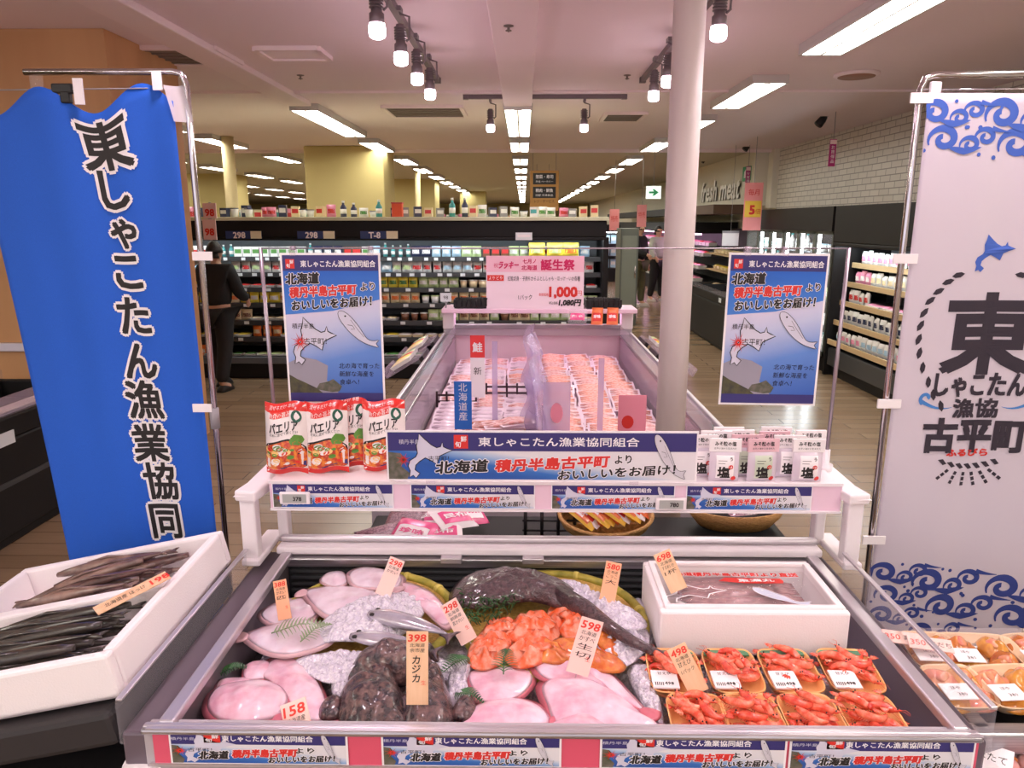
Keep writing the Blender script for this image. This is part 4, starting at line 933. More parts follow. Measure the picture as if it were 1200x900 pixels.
for (u, v, hh) in ((97, 112, .05), (188, 100, .03)): p = PY(u, v, FY); MB().b2(p.x-.012, FY-.02, p.z-hh/2, p.x+.012, FY-.014, p.z+hh/2+.015, paper).build('hanging_tab', t)
p = PY(74, 104, FY); MB().box((p.x, FY, p.z), (.055, .02, .025), black_pl).box((p.x+.006, FY, p.z-.022), (.025, .02, .03), black_pl).build('clamp', t, bev=.004)
p = PY(43, 92, FY); MB().surf(lambda q, r_: Vector((p.x-.02+.035*q, FY-.003*math.sin(5*q), pt.z-.045*r_-.01*q)), 3, 3, film).build('plastic_tab', t)
p = PY(214, 125, FY); MB().surf(lambda q, r_: Vector((p.x-.035+.05*q+.02*r_, FY-.025+.02*math.sin(3*q), p.z+.05-.09*r_)), 6, 6, clear_mat('frosted tape', (220, 214, 220), .7, .3)).build('tape_sleeve', t)
p = PY(253, 490, FY); MB().lathe([(.013, -.03), (.013, .03)], grey_pl, 14, Matrix.Translation((px, FY, p.z))).build('pole_joint', t)
# --- white
a = PY(1085, 112, FY); x0 = a.x; z1 = a.z+.004; W_ = .47; z0 = z1-1.62
fn, W, H = flagfn(x0, x0+W_, z0, z1, .008, 2.0)
t = thing('flag_banner', 'white banner flag with a round rope emblem and blue cloud waves at right', 'flag banner', (0, 0, 0))
b = MB(); b.rect(0, 0, W, H, m_fw, fn, 0, 36, 60); cloth = b.build('cloth', t, solid=.001)
b = MB()
def L(u, v):
    p = PY(u, v, FY); return (p.x-x0, p.z-z0)
def clip(P): return [(min(max(x, .002), W-.002), min(max(y, .002), H-.002)) for x, y in P]
def swirl(u, v, s_, m, tail=False):
    c0 = L(u, v); k_ = (PY(u+1, v, FY).x-PY(u, v, FY).x)*s_; n_ = 36; P = []; Wd = []
    for k in range(n_+1):
        q = k/n_; a_ = 3.6 - q*8.0; r_ = .92 - .72*q
        P.append((c0[0]+k_*r_*math.cos(a_)*1.12, c0[1]+k_*r_*math.sin(a_)*.92)); Wd.append(k_*.58*min(1, .15+q*3)*(1-.45*q))
    b.stroke(clip(P), Wd, m, fn, 2)
    if tail:
        T_ = [(c0[0]+k_*(.5+1.9*q), c0[1]+k_*(.75-.55*q+.25*q*q)) for q in [j/12 for j in range(13)]]
        b.stroke(clip(T_), [k_*.42*(1-j/12)+k_*.05 for j in range(13)], m, fn, 3)
def cloud(u, v, s_, m):
    swirl(u, v, s_, m); swirl(u+s_*1.7, v+s_*.35, s_*.66, m); swirl(u+s_*2.75, v-s_*.15, s_*.72, m, True)
    c0 = L(u, v); k_ = (PY(u+1, v, FY).x-PY(u, v, FY).x)*s_
    b.stroke(clip([(c0[0]+k_*(.3+2.2*q), c0[1]-k_*(.75-.5*abs(q-.5))) for q in [j/10 for j in range(11)]]), [k_*.40*(1-abs(2*j/10-1)**2)+.001 for j in range(11)], m, fn, 3)
    for (dx, dy) in ((1.4, .75), (2.4, -.95), (4.6, .35), (-1.2, -.7)): b.poly(clip([(c0[0]+k_*dx+k_*.13*math.cos(j*PI/4), c0[1]+k_*dy+k_*.13*math.sin(j*PI/4)) for j in range(8)]), m, fn, 2)
for (u, v, s_) in ((1092, 133, 17), (1102, 164, 18), (1172, 135, 21), (1188, 170, 21), (1256, 140, 20)): cloud(u, v, s_, m_fb)
b.build('cloud_print', cloth); b = MB()
for (u, v, s_) in ((1036, 672, 15), (1040, 698, 14), (1034, 722, 13), (1088, 682, 18), (1104, 712, 18), (1176, 690, 19), (1186, 724, 18), (1250, 690, 18), (1080, 742, 14)): cloud(u, v, s_, m_fnav)
b.build('cloud_print', cloth); b = MB()
# emblem
c0 = L(1160, 300); hok(b, c0[0]-.052, c0[1]-.045, .105, m_fb, fn, 2, None, 1.1)
c0 = L(1156, 392); b.text('東', c0[0], c0[1], .235, m_fk, fn, 2, bold=.045, sx=1.1, split=.03)
def T_(s_, u0, u1, v, sz, m, bold):
    a_ = L(u0, v); c_ = L(u1, v); b.text(s_, (a_[0]+c_[0])/2, a_[1], sz, m, fn, 3, bold=bold, fit=c_[0]-a_[0], split=.03)
T_('しゃこたん', 1094, 1200, 450, .075, m_fk, .045); T_('漁協', 1115, 1168, 478, .058, m_fk, .05); T_('古平町', 1081, 1202, 510, .105, m_fk, .06); T_('ふるびら', 1108, 1157, 530, .024, redink, .06)
rope = [(1120, 322), (1108, 330), (1097, 341), (1087, 352), (1080, 366), (1076, 381), (1074, 397), (1075, 413), (1079, 430), (1086, 447), (1092, 462), (1101, 475)]
for k, (u, v) in enumerate(rope):
    for sgn in (0, 1):
        uu = u if not sgn else 2*1157-u
        c0 = L(uu, v); a0 = L(*(rope[max(k-1, 0)])); a1 = L(*(rope[min(k+1, len(rope)-1)])); ang = math.atan2(a1[1]-a0[1], (a1[0]-a0[0]))
        ang = ang-.45 if not sgn else PI-ang+.45
        r_ = .0175
        b.poly([(c0[0]+r_*q*math.cos(ang)-r_*.42*h_*math.sin(ang), c0[1]+r_*q*math.sin(ang)+r_*.42*h_*math.cos(ang)) for q, h_ in ((1, .1), (.5, .9), (-.3, 1), (-1, -.1), (-.5, -.9), (.3, -1))], m_fk, fn, 2)
for k in range(7):        # knotted rope below
    q = k/6-.5; c0 = L(1134+q*62, 541+ (.25-q*q)*22); r_ = .013
    b.poly([(c0[0]+r_*x, c0[1]+r_*y) for x, y in ((-1, .5), (.1, .7), (1, -.4), (.2, -.7))], m_fk, fn, 2)
for k in range(6):        # tassels
    q = k/5-.5; c0 = L(1134+q*48, 550+(.25-q*q)*14); c1 = L(1134+q*78, 562+(.25-q*q)*36)
    for j in range(3):
        f0, f1 = j/3, j/3+.24; P0 = (c0[0]+(c1[0]-c0[0])*f0, c0[1]+(c1[1]-c0[1])*f0); P1 = (c0[0]+(c1[0]-c0[0])*f1, c0[1]+(c1[1]-c0[1])*f1)
        b.stroke([P0, P1], .009, m_fk, fn, 2)
for sgn, u in ((1, 1084), (-1, 1205)):       # little blue waves beside the rope
    c0 = L(u, 466); m_w2 = mat('wave dye', (70, 130, 200), .8)
    b.stroke(clip([(c0[0]+sgn*.02*((1-q)*math.cos(4.2-5.5*q)), c0[1]+.02*(1-q)*math.sin(4.2-5.5*q)) for q in [j/16 for j in range(14)]]), [.010]*14, m_w2, fn, 2)
    b.stroke(clip([(c0[0]+sgn*(-.016+.09*q), c0[1]-.008-.022*math.sin(q*2.2)) for q in [j/10 for j in range(11)]]), [.012*(1-j/11) for j in range(11)], m_w2, fn, 2)
b.build('emblem_print', cloth)
px = PY(1078, 110, FY).x; pt = PY(1080, 88, FY)
MB().tube([(px, FY, 0), (px, FY, pt.z-.035), (px+.01, FY, pt.z-.008), (px+.035, FY, pt.z), (px+.52, FY, pt.z+.002)], .0085, chrome, 12).build('pole', t)
MB().tube([(px, FY, pt.z-.035), (px+.52, FY-.002, pt.z-.034)], .002, chrome, 6).build('cross_bar', t)
MB().tube([(px+.012, FY+.02, .5), (px+.006, FY+.02, pt.z-.06)], .004, m_pole, 8).build('stay_rod', t)
MB().lathe([(.0, 0), (.16, .0), (.16, .03), (.03, .06), (.02, .18), (.0, .18)], black_pl, 24, Matrix.Translation((px, FY, .001))).build('base', t)
for v, q in ((116, 1), (303, 1), (472, 1), (631, 1)):
    p = PY(1066, v, FY); MB().b2(px-.03, FY-.016, p.z-.013, x0+.02, FY-.010, p.z+.013, paper).build('strap', t, bev=.001)
p = PY(1096, 103, FY); MB().box((p.x, FY, p.z), (.03, .012, .03), white_pl, rz=.2).build('clip', t, bev=.003)
# ================================================================== SEAFOOD IN THE FISH CASE
IZ = .722       # level of the ice bed
def P2(px, z):
    return [(q.x, q.y) for q in (PZ(u, v, z) for u, v in px)]
def center(P):
    return sum(p[0] for p in P)/len(P), sum(p[1] for p in P)/len(P)
def local(P, c): return [(p[0]-c[0], p[1]-c[1]) for p in P]
m_ice = mat('crushed ice', (246, 240, 248), .16, sss=.0, bump=1.0, scale=150, rgb2=(216, 206, 226), coat=.5)
rr = random.Random(11)
# crushed ice bed
def iceh(x, y): return .022*noise.noise(Vector((x*18, y*18, 1))) + .012*noise.noise(Vector((x*60, y*60, 5)))
x0, x1, y0, y1 = CX0+.05, CX1-.05, CY0+.05, CY1-.06
ice = MB(); ice.surf(lambda a, q: Vector((x0+(x1-x0)*a, y0+(y1-y0)*q, IZ-.035 + (iceh(x0+(x1-x0)*a, y0+(y1-y0)*q) if .02 < a < .98 and .02 < q < .98 else -.03))), 110, 54, m_ice)
tag(ice.build('crushed_ice_bed'), 'crushed ice bed lining the fish display case', 'ice', None, 'stuff')
# bamboo trays
m_bam = mat('bamboo rim', (140, 136, 44), .45, rgb2=(188, 170, 70), scale=30); m_bamw = mat('bamboo weave', (214, 176, 96), .6, bump=.5, scale=120, rgb2=(190, 150, 76)); m_bams = mat('bamboo node', (206, 190, 96), .5)
def basket(x, y, r, label, tilt):
    t = thing('bamboo_tray', label, 'tray', (x, y, IZ-.012)); t.rotation_euler = (tilt, 0, 0)
    MB().lathe([(0, .0), (r*.7, .0), (r*.93, .012), (r*.97, .03), (r*.94, .03), (r*.9, .016), (r*.68, .006), (0, .006)], m_bamw, 48).build('woven_base', t)
    MB().tube([(r*math.cos(2*PI*k/48), r*math.sin(2*PI*k/48), .032) for k in range(49)], .012, m_bam, 10, cap=False).build('rim', t)
    for k in range(12):
        a_ = 2*PI*k/12+.2; MB().tube([(r*math.cos(a_+q*.03), r*math.sin(a_+q*.03), .032) for q in (-1, 0, 1)], [.0135, .0145, .0135], m_bams, 10).build('rim_binding', t)
basket(-.39, 1.70, .218, 'round green-rimmed bamboo tray of white flatfish at the left of the case', .05)
basket(.078, 1.70, .228, 'round green-rimmed bamboo tray of orange fish in the middle of the case', .05)
# flatfish
m_white = mat('pale fish belly', (232, 216, 228), .28, sss=.15, coat=.5, rgb2=(216, 190, 204), scale=26, bump=.25); m_fin = mat('pale fin edge', (212, 170, 178), .35, coat=.3)
m_pink = mat('pink fish belly', (222, 164, 184), .26, sss=.15, coat=.5, rgb2=(236, 206, 220), scale=22, bump=.25, detail=6); m_pfin = mat('pink fin edge', (206, 110, 126), .35, coat=.4)
def flatfish(px, h, label, group, mb_, mf, z, tilt=None, nz=.004):
    P = P2(px, z); c0 = center(P); Lp = local(P, c0)
    t = thing('flatfish', label, 'fish', (c0[0], c0[1], z), 0, group)
    if tilt: t.rotation_euler = tilt
    k0 = max(range(len(Lp)), key=lambda i: math.hypot(*Lp[i])); tx, ty = Lp[k0]; d0 = math.hypot(tx, ty); ux, uy = tx/d0, ty/d0
    MB().dome(Lp, h*.30, mf, 0, 6, 7, nz*.8, 55, len(label), n=72).build('fin', t)
    MB().dome([(x*.88, y*.86) for x, y in Lp], h*.62, mb_, h*.20, 12, 2.3, nz*1.3, 34, len(label), n=60).build('body', t)
    wv = min(.03, d0*.35)
    MB().dome([(tx*.84-uy*wv*.35, ty*.84+ux*wv*.35), (tx*1.02-uy*wv*.8, ty*1.02+ux*wv*.8), (tx*1.10, ty*1.10), (tx*1.02+uy*wv*.8, ty*1.02-ux*wv*.8), (tx*.84+uy*wv*.35, ty*.84-ux*wv*.35)], h*.22, mf, h*.12, 4, 5, nz*.6, 80, 2, n=30).build('tail', t)
    return t
G = 'white flatfish on the left bamboo tray'
flatfish([(302, 719), (328, 704), (362, 699), (376, 712), (370, 726), (340, 736), (312, 733)], .016, 'small white flatfish under the left orange price card', G, m_white, m_fin, .752)
flatfish([(352, 696), (372, 688), (405, 686), (440, 690), (450, 702), (438, 716), (405, 724), (378, 724)], .018, 'white flatfish in the middle of the left tray, ice on its right end', G, m_white, m_fin, .762)
flatfish([(374, 682), (384, 671), (402, 670), (408, 684), (392, 690)], .014, 'small piece of white flatfish at the far left of the left tray', G, m_white, m_fin, .765)
flatfish([(406, 672), (425, 664), (450, 667), (474, 676), (468, 692), (436, 692), (412, 688)], .016, 'white flatfish at the back of the left tray under the pink price card', G, m_white, m_fin, .77)
flatfish([(466, 680), (500, 690), (520, 708), (534, 730), (520, 738), (496, 716), (474, 700)], .016, 'pinkish flatfish along the right back rim of the left tray', G, m_pink, m_fin, .765)
flatfish([(282, 748), (300, 737), (335, 728), (366, 726), (388, 738), (392, 752), (372, 764), (335, 772), (305, 766)], .020, 'large white flatfish under the fern at the front of the left tray', G, m_white, m_fin, .757)
G = 'pink flatfish at the left front of the case'
flatfish([(285, 782), (300, 774), (318, 776), (320, 794), (300, 800), (284, 797)], .016, 'small pink flatfish piece behind the left pink flatfish', G, m_pink, m_pfin, .735)
flatfish([(250, 808), (262, 795), (298, 796), (300, 812), (268, 820)], .016, 'pink flatfish tail end lying beside the left wall of the case', G, m_pink, m_pfin, .73)
flatfish([(300, 790), (316, 771), (345, 768), (368, 786), (383, 815), (392, 850), (368, 856), (340, 832), (318, 806)], .028, 'long pink flatfish lying lengthwise at left beside the dark sculpin', G, m_pink, m_pfin, .733)
flatfish([(236, 832), (246, 810), (272, 800), (310, 797), (336, 806), (344, 824), (330, 846), (290, 856), (250, 850)], .034, 'large pink flatfish at the left front corner', G, m_pink, m_pfin, .738)
G = 'pink flatfish in the middle front of the case'
flatfish([(612, 766), (640, 761), (682, 770), (716, 788), (740, 812), (764, 840), (736, 828), (692, 800), (634, 798)], .020, 'pink flatfish with a dark red fin edge behind the largest one', G, m_pink, m_pfin, .742)
flatfish([(546, 787), (582, 781), (622, 779), (628, 802), (602, 826), (562, 828), (550, 812)], .020, 'square-ended pink flatfish right of the dark sculpin', G, m_pink, m_pfin, .735)
flatfish([(628, 803), (650, 790), (692, 795), (732, 815), (762, 842), (782, 860), (700, 868), (650, 860), (634, 828)], .030, 'largest pink flatfish at the middle front', G, m_pink, m_pfin, .737)
flatfish([(536, 858), (538, 838), (562, 824), (602, 817), (636, 826), (652, 848), (630, 866), (580, 870)], .026, 'pink flatfish at the front edge right of the dark sculpin', G, m_pink, m_pfin, .737)
flatfish([(636, 858), (656, 844), (684, 836), (706, 846), (722, 862), (680, 872)], .026, 'pink flatfish with a raised red fin at the front edge below the largest', G, m_pink, m_pfin, .742, (0, 0, 0))
# ice mound and silver fish
m_silver = mat('silver fish skin', (196, 188, 200), .16, .35, coat=.8, rgb2=(150, 142, 156), scale=16); m_sfin = mat('dark fin', (92, 76, 84), .3, coat=.4)
def longfish(px0, px1, z, r, label, group, mb_, mf, droop=0.0, flat=.6, name='whole_fish'):
    a_, c_ = PZ(px0[0], px0[1], z), PZ(px1[0], px1[1], z); m0 = (a_+c_)/2; d = c_-a_; Ln = d.length; rz = math.atan2(d.y, d.x)
    t = thing(name, label, 'fish', m0, rz, group); N = 14; pts = []; rs = []
    for k in range(N+1):
        q = k/N; pts.append((Ln*(q-.5)*.88-Ln*.05, .006*math.sin(q*3), r*flat*.8+droop*math.sin(PI*q))); rs.append(r*max(.05, (math.sin(PI*min(1, q*.92+.06))**.7)*(1-.55*q)))
    MB().tube(pts, rs, mb_, 12, flat=flat).build('body', t)
    xe = Ln*.39-Ln*.05
    MB().dome([(xe-.01, 0), (xe+Ln*.05, r*.3), (xe+Ln*.13, r*.9), (xe+Ln*.10, 0), (xe+Ln*.13, -r*.9), (xe+Ln*.05, -r*.3)], .006, mf, r*flat*.5, 3, 3, n=24).build('tail', t)
    MB().dome([(-Ln*.2, r*.5), (-Ln*.05, r*1.15), (Ln*.1, r*.95), (Ln*.15, r*.3), (0, r*.2)], .008, mf, r*flat*.55, 3, 3, n=24).build('dorsal_fin', t)
    for s_ in (-1, 1): MB().lathe([(0, 0), (.006, .001), (.006, .004), (0, .005)], ink, 12, Matrix.Translation((-Ln*.42, s_*r*.35, r*flat*1.05))).build('eye', t)
    return t
longfish((432, 726), (536, 754), .775, .036, 'shining silver fish with its dark tail at the right rim of the left tray', 'silver fish on the left tray', m_silver, m_sfin)
longfish((410, 752), (520, 770), .765, .032, 'silver fish partly buried in ice at the front of the left tray', 'silver fish on the left tray', m_silver, m_sfin)
for (px, h, z, s_, lab) in (([(372, 735), (400, 712), (440, 698), (478, 694), (500, 706), (490, 730), (470, 745), (440, 752), (400, 752), (378, 752)], .032, .762, 1, 'heap of crushed ice on the left bamboo tray'),
                       ([(345, 775), (380, 765), (430, 765), (480, 768), (520, 772), (530, 785), (480, 792), (420, 796), (380, 800)], .020, .748, 2, 'heap of crushed ice on the front rim of the left bamboo tray'),
                       ([(640, 682), (672, 680), (700, 698), (745, 716), (758, 735), (730, 738), (705, 726), (680, 712), (655, 698)], .020, .772, 3, 'heap of crushed ice on the right bamboo tray'),
                       ([(700, 730), (745, 728), (762, 748), (745, 775), (712, 785), (700, 760)], .018, .75, 5, 'flat patch of crushed ice by the dark tail on the right tray'),
                       ([(735, 785), (765, 782), (772, 810), (778, 850), (762, 842), (745, 815)], .03, .725, 4, 'strip of crushed ice between the pink flatfish and the shrimp trays'),
                       ([(388, 805), (400, 790), (415, 785), (410, 815), (398, 830)], .02, .735, 6, 'small ice patch between the pink flatfish and the sculpin'),
                       ([(525, 795), (545, 770), (560, 776), (548, 800), (552, 830), (534, 845)], .02, .73, 8, 'ice patch between the sculpin and the middle flatfish')):
    P = P2(px, z); c0 = center(P)
    o = MB().dome(local(P, c0), h, m_ice, 0, 22, 2, .020, 75, s_, n=110).build('crushed_ice', loc=(c0[0], c0[1], z)); tag(o, lab, 'ice', None, 'stuff')
# sculpin
m_scul = mat('dark mottled skin', (44, 32, 38), .24, coat=.6, bump=.8, scale=70, rgb2=(112, 84, 80), detail=8, ramp=(.42, .66)); m_scul2 = mat('brown mottled skin', (112, 82, 80), .26, coat=.6, bump=.8, scale=60, rgb2=(46, 36, 44), detail=8, ramp=(.38, .62))
def sculpin(px, h, z, lab, m_, seed):
    P = P2(px, z); c0 = center(P); Lp = local(P, c0); t = thing('sculpin', lab, 'fish', (c0[0], c0[1], z), 0, 'dark sculpin in the case')
    MB().dome(Lp, h, m_, 0, 14, 2.6, .018, 26, seed, n=60).build('body', t)
    x, y = Lp[len(Lp)//2]
    MB().dome([(q[0]*.5+x*.62, q[1]*.4+y*.62) for q in Lp], h*.75, m_scul, .012, 8, 2.4, .016, 32, seed+1, n=40).build('head', t)
    for s_ in (-1, 1): MB().dome([(s_*.05, -.05), (s_*.085, -.06), (s_*.10, -.02), (s_*.08, .02), (s_*.055, .0)], .02, m_scul2, .012, 6, 2, .01, 60, seed+2, n=30).build('pectoral_fin', t)
sculpin([(398, 858), (396, 824), (408, 806), (424, 796), (452, 800), (476, 820), (480, 862), (440, 872)], .062, .733, 'dark mottled sculpin nearest the front edge, left of the pair', m_scul, 4)
sculpin([(470, 866), (474, 822), (488, 800), (512, 796), (526, 812), (534, 846), (522, 870)], .060, .733, 'dark mottled sculpin on the right of the pair under the 398 price card', m_scul2, 9)
sculpin([(408, 800), (414, 782), (440, 774), (478, 768), (506, 776), (516, 796), (480, 804), (440, 806)], .070, .735, 'brown mottled sculpin lying across behind the front pair', m_scul2, 14)
# monkfish, greens, orange fish on the right tray
m_monk = mat('grey spiny skin', (92, 66, 70), .35, coat=.6, bump=.9, scale=110, rgb2=(58, 42, 48), detail=8)
P = P2([(530, 694), (536, 672), (560, 660), (600, 658), (640, 664), (672, 678), (684, 694), (660, 700), (620, 692), (570, 700)], .775); c0 = center(P)
t = thing('monkfish', 'long dark grey spiny fish along the back rim of the right tray', 'fish', (c0[0], c0[1]-.055, .772))
MB().dome(local(P, c0), .045, m_monk, 0, 12, 2.4, .012, 45, 2, n=60).build('body', t)
T0 = [PZ(u, v, z) - Vector((c0[0], c0[1], .77)) for u, v, z in ((655, 686, .785), (685, 702, .79), (712, 722, .785), (738, 738, .78), (758, 747, .775), (776, 756, .765))]
MB().tube(T0, [.026, .022, .017, .013, .010, .009], m_monk, 12).build('tail', t)
for k in range(5): q = T0[2]+(T0[4]-T0[2])*k/4; MB().tube([q, q+Vector((-.003, -.014, -.004))], [.004, .001], m_monk, 6).build('spine', t)
m_green = mat('plastic green leaf', (62, 112, 62), .4, coat=.2, rgb2=(40, 84, 46), scale=30); m_greenpale = mat('frosted leaf', (132, 150, 112), .45)
P = P2([(536, 694), (560, 688), (596, 690), (604, 706), (588, 722), (560, 730), (540, 722)], .79); c0 = center(P)
o = MB(); rr = random.Random(5)
for k in range(170):
    a_ = rr.uniform(0, 2*PI); r_ = math.sqrt(rr.random()); w0 = P[0]; q = catmull(P, 40)[int(a_/(2*PI)*39)]
    x, y = (q[0]-c0[0])*r_, (q[1]-c0[1])*r_; d = rr.uniform(-1.2, 1.2)
    o.tube([(x, y, .0), (x+.006*d, y-.004, .012), (x+.016*d, y-.012, rr.uniform(.012, .022))], [.0018, .0016, .0006], m_green, 4)
tag(o.build('plastic_grass', loc=(c0[0], c0[1], .782)), 'tuft of green plastic grass on the back of the right tray', 'garnish', None, 'stuff')
m_or = mat('orange fish flesh', (232, 96, 46), .22, sss=.1, coat=.7, bump=.6, scale=45, rgb2=(230, 150, 124), detail=7, ramp=(.42, .62)); m_or2 = mat('amber fish fin', (226, 140, 60), .24, coat=.7, bump=.4, scale=50, rgb2=(204, 96, 44), detail=5)
OR = [([(548, 772), (552, 748), (572, 734), (596, 738), (600, 756), (588, 772), (566, 780)], .030, 'orange fish piece at the front left of the right tray'),
      ([(590, 738), (606, 718), (634, 712), (656, 728), (652, 746), (622, 752), (602, 748)], .036, 'orange fish piece below the green plastic grass'),
      ([(590, 764), (606, 748), (634, 744), (652, 756), (640, 770), (608, 778)], .034, 'pinkish orange fish piece at the front middle of the right tray'),
      ([(640, 714), (652, 700), (680, 700), (700, 720), (706, 742), (690, 752), (664, 744), (650, 730)], .034, 'orange fish piece right of the grass beside the ice'),
      ([(560, 742), (578, 722), (600, 720), (606, 736), (588, 748)], .026, 'small orange fish piece by the left price card')]
for k, (px, h, lab) in enumerate(OR):
    P = P2(px, .765); c0 = center(P); t = thing('orange_fish_piece', lab, 'fish piece', (c0[0], c0[1], .752), 0, 'orange fish on the right tray')
    MB().dome(local(P, c0), h*.72, m_or, 0, 16, 2.4, .026, 52, k, n=72).build('flesh', t)
    MB().dome([(x*.7+.010, y*.34-.008) for x, y in local(P, c0)], h*.30, m_or, h*.60, 8, 2.2, .014, 70, k+7, n=44).build('skin_fold', t)
for k, (px, lab) in enumerate((([(648, 746), (672, 744), (704, 758), (732, 772), (728, 784), (694, 782), (660, 768)], 'amber fish fin spread toward the front right rim of the right tray'),
                ([(690, 722), (708, 730), (728, 754), (722, 766), (704, 756), (694, 740)], 'amber fish fin beside the dark tail on the right tray'),
                ([(612, 752), (640, 746), (668, 760), (660, 774), (630, 770)], 'amber fish fin lying between the orange pieces'))):
    P = P2(px, .765); c0 = center(P); t = thing('fish_fin', lab, 'fish piece', (c0[0], c0[1], .756), 0, 'amber fins on the right tray')
    MB().dome(local(P, c0), .018, m_or2, 0, 8, 2.2, .010, 60, k, n=40).build('membrane', t)
    for q in range(5):
        x = (q-2)*.012; MB().tube([(x, .016, .014), (x*1.5, -.012, .016)], [.002, .0012], m_or, 6).build('ray', t)
# ferns
def fern(u, v, z, L_, rz, label, m_, tilt=0.0):
    p = PZ(u, v, z); t = thing('fern_sprig', label, 'garnish', p, rz); t.rotation_euler = (tilt, 0, rz)
    MB().tube([(0, 0, 0), (L_*.5, .004, .012), (L_, 0, .004)], [.0016, .0013, .0006], m_, 6).build('stem', t)
    l = MB()
    for k in range(13):
        q = k/13; x = L_*(.06+.92*q); z_ = .012*math.sin(PI*q)+.003; w_ = L_*.36*(1-q)**.7*(.6 if k == 0 else 1)
        for s_ in (-1, 1):
            l.surf(lambda a, b: Vector((x+w_*.35*a + (.0020*(1-a)+.0005)*(2*b-1), s_*w_*a, z_+.004*math.sin(3*a))), 4, 1, m_)
    l.build('leaflets', t)
fern(318, 742, .782, .13, .28, 'dull green fern sprig lying on the large white flatfish of the left tray', m_greenpale)
fern(352, 752, .782, .09, .9, 'small dull green fern sprig beside the first on the left tray', m_greenpale)
fern(256, 790, .735, .07, .2, 'dark green fern tip by the left wall of the case', m_green)
fern(548, 770, .755, .10, -2.2, 'green fern sprig on the ice between the sculpin and the middle flatfish', m_green)
fern(534, 812, .742, .08, -.6, 'green fern tip beside the middle flatfish', m_green)
fern(590, 790, .77, .09, 1.5, 'green fern sprig under the orange fish on the right tray', m_green)

# ================================================================== FOAM BOX OF SQUID
t = thing('foam_box', 'white foam box of film-wrapped squid in the right half of the case', 'box', (.535, 1.688, .735))
W, D, H = .435, .262, .112; w2 = .022
b = MB()
b.b2(-W/2+.012, -D/2+.008, 0, W/2-.012, D/2-.008, .02, foam)
for (x0_, y0_, x1_, y1_) in ((-W/2, -D/2, W/2, -D/2+w2), (-W/2, D/2-w2, W/2, D/2), (-W/2, -D/2+w2, -W/2+w2, D/2-w2), (W/2-w2, -D/2+w2, W/2, D/2-w2)): b.b2(x0_, y0_, .0, x1_, y1_, H, foam)
b.build('shell', t, bev=.006)
b = MB(); e = .012
for (x0_, y0_, x1_, y1_) in ((-W/2+e, -D/2+e, W/2-e, -D/2+w2+.004), (-W/2+e, D/2-w2-.004, W/2-e, D/2-e), (-W/2+e, -D/2+w2, -W/2+w2+.004, D/2-w2), (W/2-w2-.004, -D/2+w2, W/2-e, D/2-w2)): b.b2(x0_, y0_, H-.004, x1_, y1_, H+.008, foam)
b.build('raised_rim', t, bev=.003)
f_t = lambda x, y, l: Vector((x, y, H-.016+.003*noise.noise(Vector((x*25, y*25, 2)))+.0012*l))
b = MB(); b.rect(-W/2+w2, -D/2+w2, W/2-w2, D/2-w2, film, f_t, 0, 24, 16); b.build('film_lid', t)
b = MB()
b.text('北海道積丹半島古平町より直送', 0, D*.30, .020, redink, f_t, 3, bold=.05, out=m_whiteink, ow=.10, fit=W*.78)
b.poly([(-.075+.10, .035), (.09+.03, .035), (.125, .05), (.12, .062), (-.02, .062), (-.04, .045)], redink, f_t, 3); b.text('東濃丸', .055, .048, .017, paper, f_t, 4, bold=.05, fit=.09)
b.stroke([(-.20+HOK[k][0]*.17, -.085+HOK[k][1]*.13) for k in range(len(HOK))], .004, m_whiteink, f_t, 3, True)
fishp(b, .035, -.075, .12, .085, mat('film fish print', (206, 210, 228), .4), f_t, 3, m_whiteink)
b.rect(-.09, -.098, .15, -.082, mat('film pattern', (160, 160, 196), .4), f_t, 3, 6, 1)
b.build('film_print', t)
m_squid = mat('squid skin', (176, 120, 120), .3, coat=.5, bump=.3, scale=60, rgb2=(138, 86, 92), stretch=(1, 3, 1))
for k in range(6):
    y = -.085+.034*k; s_ = thing('squid', f'{ORD[k]} purple squid from the front inside the squid box', 'squid', (.535, 1.688+y, .735+.052), 0, 'squid in the foam box')
    MB().tube([(-.14, 0, .012), (-.10, 0, .017), (0, 0, .020), (.08, 0, .018), (.10, .0, .016)], [.004, .016, .0185, .0165, .010], m_squid, 12).build('mantle', s_)
    MB().dome([(-.14, .0), (-.10, .024), (-.07, .012), (-.07, -.012), (-.10, -.024)], .006, m_squid, .026, 4, 2, n=24).build('fin', s_)
    for q in range(4): MB().tube([(.095, (q-1.5)*.005, .016), (.13, (q-1.5)*.007, .018), (.165, (q-1.5)*.006+.003*math.sin(k+q), .014)], [.005, .004, .0015], m_squid, 8).build('arm', s_)

